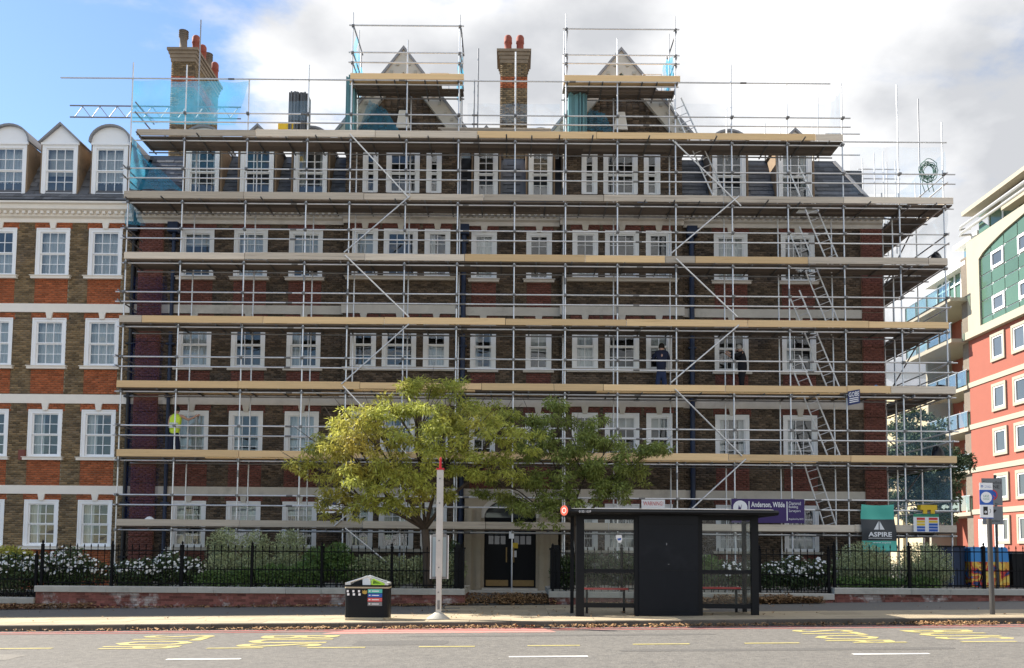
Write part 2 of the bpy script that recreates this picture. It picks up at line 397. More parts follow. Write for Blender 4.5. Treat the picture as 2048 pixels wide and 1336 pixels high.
def text_on_wall(parent, body, h, x, y, z, m, tf=None, **k):     # stands in the xz plane, faces -y; x,z lower-left (or centre)
    me, a = text_mesh(body, h, m, **k)
    v = np.stack([x+a[:, 0], np.full(len(a), y), z+a[:, 1]], 1)
    if tf: v = np.array([tf(*p) for p in v])
    me.vertices.foreach_set('co', v.astype(np.float32).ravel()); me.update()
    return obj('lettering', me, parent)

# ---- brickwork: each brick a block of its own, joints recessed
BR_W, BR_H, JT, DEP = .225, .075, .009, .013
def courses(x0, x1, z0, z1, zones, base='stock'):
    out = {}
    n = int(round((z1-z0)/BR_H))
    for r in range(n):
        a = z0+r*BR_H; b = min(a+BR_H, z1); zc = (a+b)/2
        zs = [q for q in zones if q[2]-.001 <= zc <= q[3]+.001 and q[1] > x0 and q[0] < x1]
        cuts = sorted({x0, x1} | {min(max(q[0], x0), x1) for q in zs} | {min(max(q[1], x0), x1) for q in zs})
        segs = []
        for u, v in zip(cuts[:-1], cuts[1:]):
            if v-u < 1e-4: continue
            t = base; c = (u+v)/2
            for q in zs:
                if q[0] <= c <= q[1]: t = q[4]
            if segs and segs[-1][2] == t and abs(segs[-1][1]-u) < 1e-6: segs[-1][1] = v
            else: segs.append([u, v, t])
        off = (r % 2)*BR_W/2
        for u, v, t in segs:
            if t == 'none': continue
            k = math.floor((u-off)/BR_W); x = k*BR_W+off
            while x < v:
                p, q = max(x, u), min(x+BR_W, v)
                if q-p > .035: out.setdefault(t, []).append((p+JT/2, q-JT/2, a+JT/2, b-JT/2))
                x += BR_W
    return out
def bricks_joined(name, parent, rects, tf, m):
    A = np.array(rects, dtype=np.float64); n = len(A)
    if n == 0: return None
    jit = np.random.uniform(-.003, .003, n)
    V = np.empty((n, 8, 3))
    for k, (cx, cz, d) in enumerate(((0, 2, 1), (1, 2, 1), (1, 3, 1), (0, 3, 1), (0, 2, 0), (1, 2, 0), (1, 3, 0), (0, 3, 0))):
        V[:, k, :] = tf(A[:, cx], A[:, cz], d*(DEP+jit))
    base = (np.arange(n)*8)[:, None, None]
    F = (np.array([[0,1,2,3],[0,4,5,1],[1,5,6,2],[2,6,7,3],[3,7,4,0]])[None]+base).reshape(-1, 4)
    return obj(name, quads_mesh(name, V, F, m), parent, kind='stuff')
_bm = {}
def brick_single(parent, rect, plane, m):
    w = round(rect[1]-rect[0], 3); h = round(rect[3]-rect[2], 3); key = (w, h, m.name)
    if key not in _bm: _bm[key] = MB().box(0, w, -DEP, .004, 0, h).mesh('brick', m)
    return obj('brick', _bm[key], parent, (rect[0], plane, rect[2]))
def facade_tf(plane):
    return lambda x, z, d: np.stack([x, np.broadcast_to(plane-d, x.shape), z], -1)
BRICK_LEFT = {}
def lay(parent, rects_by_type, plane, mats, budget_key):
    left = BRICK_LEFT.setdefault(budget_key, 300)
    for t, rects in rects_by_type.items():
        rects = sorted(rects, key=lambda q: q[2])
        k = min(left, 150 if t == 'stock' else 60, len(rects)) if left > 0 else 0
        # the lowest, nearest bricks are separate pieces
        for q in rects[:k]: brick_single(parent, q, plane, mats[t])
        left -= k
        bricks_joined('brickwork', parent, rects[k:], facade_tf(plane), mats[t])
    BRICK_LEFT[budget_key] = left
def slab(parent, x0, x1, z0, z1, holes, plane, m, depth=.22, name='wall', ends=0.0):
    xs = sorted({x0, x1} | {h[0] for h in holes} | {h[1] for h in holes}); zs = sorted({z0, z1} | {h[2] for h in holes} | {h[3] for h in holes})
    xs = [x for x in xs if x0 <= x <= x1]; zs = [z for z in zs if z0 <= z <= z1]
    b = MB()
    for u, v in zip(xs[:-1], xs[1:]):
        for s, t in zip(zs[:-1], zs[1:]):
            cx, cz = (u+v)/2, (s+t)/2
            if any(h[0] < cx < h[1] and h[2] < cz < h[3] for h in holes): continue
            b.poly([(u, plane, s), (v, plane, s), (v, plane, t), (u, plane, t)])
    for h in holes:
        p, q = plane, plane+depth
        b.poly([(h[0], p, h[2]), (h[0], q, h[2]), (h[0], q, h[3]), (h[0], p, h[3])]); b.poly([(h[1], p, h[2]), (h[1], p, h[3]), (h[1], q, h[3]), (h[1], q, h[2])])
        b.poly([(h[0], p, h[3]), (h[0], q, h[3]), (h[1], q, h[3]), (h[1], p, h[3])]); b.poly([(h[0], p, h[2]), (h[1], p, h[2]), (h[1], q, h[2]), (h[0], q, h[2])])
    if ends:
        for x in (x0, x1): b.poly([(x, plane, z0), (x, plane+ends, z0), (x, plane+ends, z1), (x, plane, z1)])
        b.poly([(x0, plane, z1), (x1, plane, z1), (x1, plane+ends, z1), (x0, plane+ends, z1)])
    return obj(name, b.mesh(name, m), parent)

# ---- sash windows, shared meshes by size
_wc = {}
def window(parent, x0, x1, z0, z1, plane, cols, rows=4, sill=True, dress='none', m=None, grille=False, label=None, rec=.03):
    m = m or M['white']; w, h = round(x1-x0, 2), round(z1-z0, 2)
    key = (w, h, cols, rows, m.name)
    fb = .12
    iw, ih = w-2*fb, h-2*fb+.07
    if key not in _wc:
        f = MB()
        f.box(0, fb, -.035, .16, 0, h); f.box(w-fb, w, -.035, .16, 0, h); f.box(fb, w-fb, -.035, .16, h-fb, h); f.box(fb, w-fb, -.02, .16, 0, fb-.07)
        f.box(-.012, .03, -.055, -.03, 0.02, h+.012); f.box(w-.03, w+.012, -.055, -.03, .02, h+.012); f.box(.031, w-.031, -.055, -.036, h-.03, h+.012)
        fm = f.mesh('window_frame', m)
        us, ls = MB(), MB()
        hh = ih/2; sb = .045; bw = .022
        prs = []
        for q, (mb, zb, y) in enumerate(((ls, fb-.07, .045), (us, fb-.07+hh, .005))):
            mb.box(fb, fb+sb, y, y+.04, zb, zb+hh); mb.box(w-fb-sb, w-fb, y, y+.04, zb, zb+hh)
            bot = sb*1.3 if q == 0 else sb*.8
            mb.box(fb+sb, w-fb-sb, y, y+.04, zb, zb+bot); mb.box(fb+sb, w-fb-sb, y, y+.04, zb+hh-sb*.8, zb+hh)
            gx0, gx1, gz0, gz1 = fb+sb, w-fb-sb, zb+bot, zb+hh-sb*.8
            nr = max(1, rows//2)
            for k in range(1, cols):
                x = gx0+(gx1-gx0)*k/cols; mb.box(x-bw/2, x+bw/2, y+.004, y+.034, gz0, gz1)
            for k in range(1, nr):
                z = gz0+(gz1-gz0)*k/nr; mb.box(gx0, gx1, y+.002, y+.036, z-bw/2, z+bw/2)
            for i in range(cols):
                for j in range(nr):
                    prs.append((gx0+(gx1-gx0)*i/cols, y+.018, gz0+(gz1-gz0)*j/nr))
            pw, ph = (gx1-gx0)/cols, (gz1-gz0)/nr
        pm = MB().box(0.004, pw-.004, 0, .004, .004, ph-.004).mesh('pane', M['pane'])
        sm = MB().box(-.10, w+.10, -.13, .1, -.11, -.02).box(-.13, w+.13, -.16, .1, -.0199, 0.0).mesh('sill', M['stone'] if m is M['white'] else M['stone_m'])
        _wc[key] = (fm, us.mesh('sash', m), ls.mesh('sash', m), pm, prs, sm)
    fm, usm, lsm, pm, prs, sm = _wc[key]
    L0 = Vector((x0, plane+rec, z0))
    wo = obj('window', fm, parent, L0, label)
    obj('sash', usm, wo, L0); obj('sash', lsm, wo, L0)
    for p in prs:
        po = obj('pane', pm, wo, L0+Vector(p)); po.rotation_euler = (random.gauss(0, .006), 0, random.gauss(0, .008))
    if sill: obj('sill', sm, wo, (x0, plane, z0))
    if dress != 'none':
        ck = ('dress', dress, w, h)
        if ck not in _wc:
            b = MB()
            def cloth(a, c, zb, zt, amp):
                n = max(6, int((c-a)*28)); pts = []
                for k in range(n+1):
                    x = a+(c-a)*k/n; pts.append((x, .24+amp*math.sin(k*1.9)+amp*.5*math.sin(k*.7)))
                for (xa, ya), (xb, yb) in zip(pts[:-1], pts[1:]): b.poly([(xa, ya, zb), (xb, yb, zb), (xb, yb, zt), (xa, ya, zt)])
            if dress == 'nets': cloth(.1, w-.1, .1, h-.1, .02)
            elif dress == 'lower': cloth(.1, w-.1, .1, h*.52, .02)
            elif dress == 'sides': cloth(.1, w*.30, .1, h-.1, .025); cloth(w*.74, w-.1, .1, h-.1, .025)
            elif dress == 'left': cloth(.1, w*.38, .1, h-.1, .025)
            elif dress == 'blind': cloth(.1, w-.1, h*.42, h-.1, .001)
            elif dress == 'blind_s': cloth(.1, w-.1, h*.70, h-.1, .001)
            _wc[ck] = b.mesh('curtain', M['blind'] if dress.startswith('blind') else M['curtain'])
        obj('blind' if dress.startswith('blind') else 'curtain', _wc[ck], wo, L0)
    if grille:
        gk = ('grille', w, h)
        if gk not in _wc:
            b = MB(); n = int((w-.3)/.085)
            for k in range(n+1):
                x = .15+(w-.3)*k/n
                b.path([(x+.022*math.sin(j*math.pi/2+(k % 2)*math.pi), .15, .12+(h-.25)*j/10) for j in range(11)], .007, 4)
            _wc[gk] = b.mesh('security_grille', M['white_old'])
        obj('security_grille', _wc[gk], wo, L0)
    return wo

# ================================================================== GROUND
def sheet(x0, x1, y0, y1, dz, m, name, label, nx=1):
    b = MB(); b.poly([(x0, y0, G(x0)+dz), (x1, y0, G(x1)+dz), (x1, y1, G(x1)+dz), (x0, y1, G(x0)+dz)])
    return struct(name, b.mesh(name, m), label)
KY = 19.4                                           # kerb line
sheet(-400, 400, -300, 700, -.16, M['tarmac'], 'ground', 'wide grey ground around the street')
road = sheet(-120, 120, -14, KY-.02, -.125, M['asphalt'], 'road', 'grey asphalt road in front of the pavement')
pave = sheet(-60, 60, KY, 25.62, -.012, M['tarmac'], 'pavement', 'grey pavement between kerb and garden wall')
sheet(-60, 60, 25.62, 30.6, .06, M['soil'], 'garden_ground', 'dark garden soil between railings and building')
# kerb stones
kw = .915
kme = MB()
s_ = .0153*kw
kme.v = [(0,0,-.2),(kw-.008,0,-.2+s_),(kw-.008,.145,-.2+s_),(0,.145,-.2),(0,.012,0),(kw-.008,.012,s_),(kw-.008,.145,s_),(0,.145,0),(0,0,-.014),(kw-.008,0,-.014+s_)]
kme.f = [(0,1,9,8),(8,9,5,4),(4,5,6,7),(0,8,4,7,3),(1,2,6,5,9),(2,3,7,6)]; kme.m = [0]*6
kmesh = kme.mesh('kerb_stone', M['kerb'])
for k in range(-36, 40):
    x = k*kw; obj('kerb_stone', kmesh, pave, (x, KY-.0, G(x)))
# paving flags along the kerb (and across the width in front of the doorway)
def flag_mesh(w, d):
    b = MB(); s2 = .0153*w
    b.v = [(.004,.004,-.03),(w-.004,.004,-.03+s2),(w-.004,d-.004,-.03+s2),(.004,d-.004,-.03),(.004,.004,0),(w-.004,.004,s2),(w-.004,d-.004,s2),(.004,d-.004,0)]
    b.f = [(4,5,6,7),(0,1,5,4),(1,2,6,5),(2,3,7,6),(3,0,4,7)]; b.m = [0]*5
    return b.mesh('paving_flag', M['flag'])
fw, fd = .9, .6
fm = flag_mesh(fw, fd)
for r in range(4):
    for k in range(-20, 21):
        x = k*fw+(.45 if r % 2 else 0); obj('paving_flag', fm, pave, (x, KY+.155+r*fd, G(x)+random.uniform(-.002, .002)))
for r in range(4, 9):
    for k in range(-2, 5):
        x = k*fw+(.45 if r % 2 else 0); obj('paving_flag', fm, pave, (x, KY+.155+r*fd, G(x)+random.uniform(-.002, .002)))

# painted road markings
def mark_quad(pts, m, name, dz=-.119):
    b = MB(); b.poly([(x, y, G(x)+dz) for x, y in pts]); return obj(name, b.mesh(name, m), road)
def gpt(px, py, dz=-.12):
    y = 15.0
    for _ in range(12):
        x = XX(px, y, py); y2 = y*(EYE-(G(x)+dz))/max(.01, (EYE-P(px, py, y).z)); y = y2
    return XX(px, y, py), y
for a, b_, py in ((-60, 102, 1297), (198, 300, 1297), (415, 525, 1296), (615, 730, 1295), (838, 950, 1293), (1055, 1160, 1291), (1265, 1380, 1288), (1488, 1600, 1286), (1705, 1815, 1284.5), (1920, 2035, 1283)):
    (xa, ya), (xb, yb) = gpt(a, py), gpt(b_, py); y = (ya+yb)/2
    mark_quad([(xa, y-.06), (xb, y-.06), (xb, y+.06), (xa, y+.06)], M['yellow_line'], 'lane_dash')
for a, b_, py in ((360, 500, 1310), (1018, 1170, 1304), (1672, 1822, 1298)):
    (xa, ya), (xb, yb) = gpt(a, py), gpt(b_, py); y = 14.15
    mark_quad([(xa, y-.06), (xb, y-.06), (xb, y+.06), (xa, y+.06)], M['white_line'], 'centre_dash')
for y0, w in ((KY-.34, .16), (KY-.70, .12)):
    mark_quad([(-40, y0-w/2), (40, y0-w/2), (40, y0+w/2), (-40, y0+w/2)], M['red_line'], 'red_kerb_line', -.1185)
xa, xb = gpt(690, 1268)[0], gpt(1085, 1268)[0]
mark_quad([(xa-.5, KY-1.15), (xb+.3, KY-1.15), (xb, KY-.08), (xa, KY-.08)], M['red_patch'], 'red_surfacing', -.1215)
M['patch'] = mat('repaired_asphalt', (.105, .10, .094), .9, .3, 18, bump=.6, bscale=40)
M['patch_l'] = mat('pale_asphalt_repair', (.175, .163, .145), .9, .3, 18, bump=.6, bscale=40)
for (xc_, yc_, w_, d_, m_) in ((-2.0, 16.4, 1.7, .8, 'patch'), (4.5, 14.9, 5.5, .35, 'patch'), (-9.5, 14.6, 3.2, .9, 'patch_l'), (9.0, 16.2, 2.2, 1.0, 'patch_l'), (1.0, 17.6, 6.0, .28, 'patch')):
    n_ = 22; mark_quad([(xc_+w_/2*math.copysign(abs(math.cos(t_))**.35, math.cos(t_))+random.uniform(-.05, .05), yc_+d_/2*math.copysign(abs(math.sin(t_))**.35, math.sin(t_))+random.uniform(-.03, .03)) for t_ in [2*math.pi*k_/n_ for k_ in range(n_)]], M[m_], 'road_patch', -.1222)
def road_word(body, far, near):
    # letters are painted for traffic driving to the right: their tops point along +x, the word runs across the lane
    (fa, fb_, fy), (na, nb, ny) = far, near
    x0 = (gpt(fa, fy)[0]+gpt(na, ny)[0])/2; x1 = (gpt(fb_, fy)[0]+gpt(nb, ny)[0])/2
    yf, yn = gpt((fa+fb_)/2, fy)[1]+.12, gpt((na+nb)/2, ny)[1]-.12
    me, a = text_mesh(body, x1-x0, M['yellow_line'], bold=.012, width=yf-yn)
    x = x0+a[:, 1]; y = yf-a[:, 0]
    v = np.stack([x, y, G(x)-.1192], 1); me.vertices.foreach_set('co', v.astype(np.float32).ravel()); me.update()
    obj('road_lettering', me, road)
road_word('STOP', (285, 425, 1272), (200, 360, 1296)); road_word('BUS', (520, 680, 1272), (475, 640, 1292))
road_word('STOP', (1554, 1690, 1261), (1690, 1815, 1284)); road_word('BUS', (1799, 1950, 1261), (1874, 2030, 1277))

# ================================================================== MANSION BLOCK (left neighbour and scaffolded main building)
FY, FB, FQ = 30.2, 30.0, 30.11
def zl(py): return ZZ(py, FY, 100)
ROWS = [(zl(552), zl(457)), (zl(732), zl(637)), (zl(914), zl(820)), (zl(1092), zl(1000))]
BANDS = [(zl(625), zl(608)), (zl(807), zl(789)), (zl(988), zl(971))]
CORN = (zl(446), zl(411)); LINT_TOP = [CORN[0], BANDS[0][0], BANDS[1][0], BANDS[2][0]]
ATT = (zl(385), zl(287)); MTOP = zl(284); MY = FY+1.15
WALL0 = .12
def cornice(parent, x0, x1, plane, m):
    h = CORN[1]-CORN[0]; z = CORN[0]
    pts = [(0, 0), (-.06, 0), (-.06, .22*h), (-.16, .30*h), (-.16, .50*h), (-.34, .62*h), (-.36, .84*h), (-.45, .90*h), (-.45, h), (0, h)]
    b = MB().extr([(x0, plane+p, z+q) for p, q in pts], (x1-x0, 0, 0)); obj('cornice', b.mesh('cornice', m), parent)
    d = MB(); n = int((x1-x0)/.21)
    for k in range(n):
        x = x0+.06+k*.21; d.box(x, x+.10, plane-.27, plane-.165, z+.40*h, z+.55*h)
    obj("dentil_course", d.mesh("dentil_course", m), parent, kind="stuff")
def keystone(parent, xc, z0, z1, plane, m):
    b = MB().prism([(xc-.075, z0-.02), (xc+.075, z0-.02), (xc+.12, z1-.002), (xc-.12, z1-.002)], plane-.075, plane+.02); obj('keystone', b.mesh('keystone', m), parent)
def slates(parent, x0, x1, z0, z1, y0, y1, holes, m, single, shear0=0., shear1=0.):
    L = math.hypot(z1-z0, y1-y0); ux, uz = (y1-y0)/L, (z1-z0)/L; ex, wd = .21, .31; n = int(L/ex)
    V, c, cnt = [], 0, 0
    key = ('slate', m.name, round(ux, 3))
    for r in range(n):
        s = r*ex; off = (r % 2)*wd/2
        xa, xb = x0+shear0*s/L, x1-shear1*s/L
        x = xa-off
        while x < xb:
            p, q = max(x, xa), min(x+wd, xb); x += wd
            zc = z0+(s+ex/2)*uz
            if q-p < .05 or any(h[0] < (p+q)/2 < h[1] and h[2] < zc < h[3] for h in holes): continue
            j = random.uniform(0, .006)
            pts = []
            for (xx, ss, d) in ((p+.003, s-.03, .026+j), (q-.003, s-.03, .026+j), (q-.003, s+ex, .008), (p+.003, s+ex, .008), (p+.003, s-.03, .008), (q-.003, s-.03, .008)):
                pts.append((xx, y0+ss*ux-d*uz, z0+ss*uz+d*ux))
            if cnt < single and abs(q-p-wd) < .001:
                if key not in _wc or True:
                    b = MB(); o_ = Vector(pts[0]); b.v = [tuple(Vector(t)-o_) for t in pts]; b.f = [(0,1,2,3),(4,5,1,0),(0,3,4),(1,5,2)]; b.m = [0]*4
                    kk = (key, round(j, 3))
                    if kk not in _wc: _wc[kk] = b.mesh('slate', m)
                    obj('slate', _wc[kk], parent, o_); cnt += 1
            else: V.append(pts)
    if V:
        V = np.array(V); nn = len(V); base = (np.arange(nn)*6)[:, None, None]
        F = (np.array([[0,1,2,3],[4,5,1,0],[0,3,4,4],[1,5,2,2]])[None, :2]+base).reshape(-1, 4)
        obj('slating', quads_mesh('slating', V, F, m), parent, kind='stuff')
    b = MB().poly([(x0, y0, z0), (x1, y0, z0), (x1-shear1, y1, z1), (x0+shear0, y1, z1)]); obj('roof_slope', b.mesh('roof_slope', m), parent)
    return cnt
def dormer(parent, xc, kind, w, yf, z0, z1, mw):
    d = obj('dormer', MB().box(xc-w/2-.06, xc+w/2+.06, yf-.06, yf+.1, z1, z1+.07).mesh('dormer', mw), parent)
    hw = w/2+.07; zt = z1+.07
    for s in (-1, 1):
        x = xc+s*hw
        b = MB().extr([(x, yf, z0), (x, yf, zt), (x, MY+.35, zt), (x, MY+.05, MTOP), (x, yf+.05, z0)], (-s*.06, 0, 0)); obj('cheek', b.mesh('cheek', M['cheek']), d)
    if kind == 'round':
        prof = [(xc+(hw+.0)*math.cos(t), zt+.02+.56*math.sin(t)) for t in [math.pi*k/14 for k in range(15)]]
        outer = [(xc+(hw+.06)*math.cos(t), zt+.02+.63*math.sin(t)) for t in [math.pi*k/14 for k in range(15)]]
    else:
        prof = [(xc+hw, zt+.002), (xc, zt+.62), (xc-hw, zt+.002)]; outer = [(xc+hw+.08, zt+.002), (xc, zt+.72), (xc-hw-.08, zt+.002)]
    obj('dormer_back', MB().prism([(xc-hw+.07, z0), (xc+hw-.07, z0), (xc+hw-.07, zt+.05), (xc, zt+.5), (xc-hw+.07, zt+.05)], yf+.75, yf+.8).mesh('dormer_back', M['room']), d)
    b = MB().prism(prof, yf-.01, yf+.08); obj('pediment', b.mesh('pediment', mw), d)
    b = MB()
    for (a, c), (e, f) in zip(zip(outer[:-1], outer[1:]), zip(prof[:-1], prof[1:])):
        b.extr([(a[0], yf-.12, a[1]), (c[0], yf-.12, c[1]), (f[0], yf-.12, f[1]), (e[0], yf-.12, e[1])], (0, 1.9, 0))
    obj('dormer_roof', b.mesh('dormer_roof', M['lead']), d)

def masonry(parent, bk, x0, x1, plane, cols, skip, mats, bay=False, rows=(0, 1, 2, 3), winm=None, dress=None, z1=None, mort=None, stone=None, extra=None, bandx=None, ends=0.):
    # cols: list of (xc, w, ncols); one stretch of wall with its windows, bands and brickwork
    holes, zones = [], []
    z1 = z1 or CORN[0]+.05
    for r in rows:
        a, b = ROWS[r]
        for c, (xc, w, nc) in enumerate(cols):
            if (c, r) in skip: continue
            holes.append((xc-w/2, xc+w/2, a, b))
            zones.append((xc-w/2-.08, xc+w/2+.08, b-.01, LINT_TOP[r], 'red'))
            if not bay:
                zones.append((xc-w/2, xc+w/2, BANDS[r][1] if r < 3 else WALL0, a-.1, 'red'))
    for h in (extra or []): holes.append(h)
    for h in holes: zones.append((*h, 'none'))
    slab(parent, x0, x1, WALL0, z1, holes, plane, mort, ends=ends)
    lay(parent, courses(x0, x1, WALL0, z1, zones), plane, mats, bk)
    for r in rows:
        a, b = ROWS[r]
        for c, (xc, w, nc) in enumerate(cols):
            if (c, r) in skip: continue
            dr = (dress or {}).get((c, r)) or random.choice(['nets', 'sides', 'lower', 'left', 'blind', 'blind_s', 'none', 'none', 'none'])
            window(parent, xc-w/2, xc+w/2, a, b, plane, nc, 4, sill=not bay, dress=dr, m=winm, grille=(r == 3 and bk == 'main'))
            if not (r == 0 and bk == 'main' and x0 < -8): keystone(parent, xc, b, LINT_TOP[r], plane, stone)
        if bay:
            xa, xb = cols[0][0]-cols[0][1]/2-.25, cols[-1][0]+cols[-1][1]/2+.25
            obj('long_sill', MB().box(xa+.05, xb-.05, plane-.13, plane+.02, a-.12, a-.025).box(xa, xb, plane-.17, plane+.02, a-.0249, a).mesh('long_sill', stone), parent)
    bx = bandx or (x0, x1)
    for a, b in BANDS: obj('band_course', MB().box(bx[0], bx[1], plane-.055, plane+.02, a, b).mesh('band_course', stone), parent)

# ---- left neighbour
lb = thing('mansion_block', 'unscaffolded brown brick mansion block with red panels and dormers at far left', 'building', (-17, 34, WALL0))
LX1 = XX(258, FY)
lcols = [(XX(p, FY), 1.13, 3) for p in (-117, -10, 97, 203)]
ldress = {(2, 0): 'nets', (3, 0): 'nets', (1, 0): 'lower', (2, 1): 'nets', (3, 1): 'nets', (1, 1): 'nets', (2, 2): 'left', (3, 2): 'left', (2, 3): 'left', (3, 3): 'left', (1, 2): 'sides', (1, 3): 'none'}
masonry(lb, 'left', -20.6, LX1, FY, lcols, set(), {'stock': M['stock_l'], 'red': M['red_l']}, winm=M['white'], dress=ldress, mort=M['mortar'], stone=M['stone'])
cornice(lb, -20.6, LX1, FY, M['stone'])
dcols = [(XX(222, FY+.2, 335), 'round'), (XX(122, FY+.2, 335), 'point'), (XX(20, FY+.2, 335), 'round'), (XX(-80, FY+.2, 335), 'point')]
mz0 = CORN[1]-.02
slates(lb, -20.6, LX1, mz0, ATT[0]-.02, FY-.36, FY+.09, [], M['slate_l'], 120)
slates(lb, -20.6, LX1, ATT[0]-.019, MTOP, FY+.10, MY, [(x-.72, x+.72, ATT[0], 99) for x, _ in dcols], M['slate_l'], 180)
for x, k in dcols:
    dormer(lb, x, k, 1.2, FY+.12, ATT[0], ATT[1], M['white'])
    window(lb, x-.6, x+.6, ATT[0], ATT[1], FY+.12, 3, 4, sill=False, dress='nets' if k == 'round' else 'blind', m=M['white'])
obj('gutter', MB().box(-20.6, LX1, FY-.46, FY-.38, CORN[1]+.001, CORN[1]+.045).mesh('gutter', M['pipe_black']), lb)
obj('wall_vent', MB().box(XX(40, FY, 908), XX(52, FY, 908), FY-.12, FY, ZZ(920, FY, 45), ZZ(900, FY, 45)).mesh('wall_vent', M['red_m']), lb)
# body, roof and an unseen end block, its height set for its shadow
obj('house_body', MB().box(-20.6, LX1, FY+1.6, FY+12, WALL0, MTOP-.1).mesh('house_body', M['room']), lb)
obj('upper_roof', MB().box(-20.6, LX1, MY-.05, FY+12.05, MTOP-.0999, MTOP+.05).mesh('upper_roof', M['lead']), lb)
tb = thing('unseen_shadow_block', 'unseen terrace block beyond the far left edge, made taller for its shadow', 'building', (-35, 36, WALL0))
obj('wall', MB().box(-60, -20.61, FY, FY+12, WALL0, 16.1).mesh('wall', M['stock_l']), tb)
obj('cornice', MB().box(-60, -20.61, FY-.3, FY-.001, CORN[0], CORN[1]).mesh('cornice', M['stone']), tb)
for zb, zt in BANDS: obj('band_course', MB().box(-60, -20.61, FY-.055, FY-.001, zb, zt).mesh('band_course', M['stone']), tb)

# ---- main building
mb = thing('scaffolded_mansion_block', 'dark brick mansion block with two gables wrapped in tube scaffolding', 'building', (0, 35, WALL0))
def xm(px, Y=FY): return XX(px, Y)
A0, A1, B0, B1 = xm(684, FB), xm(910, FB), xm(1122, FB), xm(1366, FB)
RX = xm(1768)
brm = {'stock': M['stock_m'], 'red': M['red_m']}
wm = M['white_old']
W3, W2 = 1.13, .85
seg = [
    (xm(266), A0, FY, [(xm(388), W3, 3), (xm(496), W3, 3), (xm(607), W3, 3)], set(), False),
    (A0, A1, FB, [(xm(726, FB), W2, 2), (xm(798, FB), W3, 3), (xm(872, FB), W2, 2)], set(), True),
    (A1, B0, FY, [(xm(966), W2, 2), (xm(1077), W2, 2)], {(0, 3), (1, 3)}, False),
    (B0, B1, FB, [(xm(1170, FB), W2, 2), (xm(1244, FB), W3, 3), (xm(1318, FB), W2, 2)], set(), True),
    (B1, RX, FY, [(xm(1463), W3, 3), (xm(1598), W3, 3)], set(), False)]
DX0, DX1 = XX(968, 29.9, 1110), XX(1072, 29.9, 1110)
DOORZ = (.30, 2.62)
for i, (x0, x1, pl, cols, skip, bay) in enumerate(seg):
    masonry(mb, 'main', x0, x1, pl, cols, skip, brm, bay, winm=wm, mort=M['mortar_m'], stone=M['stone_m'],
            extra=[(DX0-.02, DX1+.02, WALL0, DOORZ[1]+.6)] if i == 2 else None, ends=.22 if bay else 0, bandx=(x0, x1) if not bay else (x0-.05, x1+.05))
    if bay: cornice(mb, x0-.05, x1+.05, pl, M['stone_m'])
    else: cornice(mb, x0+(.06 if i > 0 else 0), x1-(.06 if i < 4 else 0), pl, M['stone_m'])
# corner pilasters of red brick in rusticated blocks
for pa, pb in ((271, 319), (1726, 1768)):
    x0, x1 = xm(pa, FQ), xm(pb, FQ)-(0 if pa < 1000 else .002)
    k = 0; z = WALL0
    while z < CORN[0]-.05:
        zt = min(z+.60, CORN[0]); slab(mb, x0, x1, z, zt-.02, [], FQ-.02, M['mortar_r'], name='pilaster_block', ends=.11)
        lay(mb, courses(x0, x1, z, zt-.02, [], 'red'), FQ-.02, brm, 'main'); z += .60
# downpipes
for px, m, t in ((343, 'pipe_blue', 'w'), (926, 'pipe_blue', 'b'), (1383, 'pipe_blue', 'b'), (263, 'pipe_black', 'w')):
    x = xm(px); b = MB(); r = .085 if t == 'b' else .06
    b.path([(x, FY-.12, WALL0), (x, FY-.12, CORN[0]-.35)], r, 10); b.box(x-.17, x+.17, FY-.3, FY-.01, CORN[0]-.36, CORN[0]-.02)
    for z in np.arange(1.2, CORN[0]-.6, 1.8): b.box(x-.13, x+.13, FY-.20, FY-.02, z, z+.06)
    o = obj('downpipe', b.mesh('downpipe', M[m]), mb)
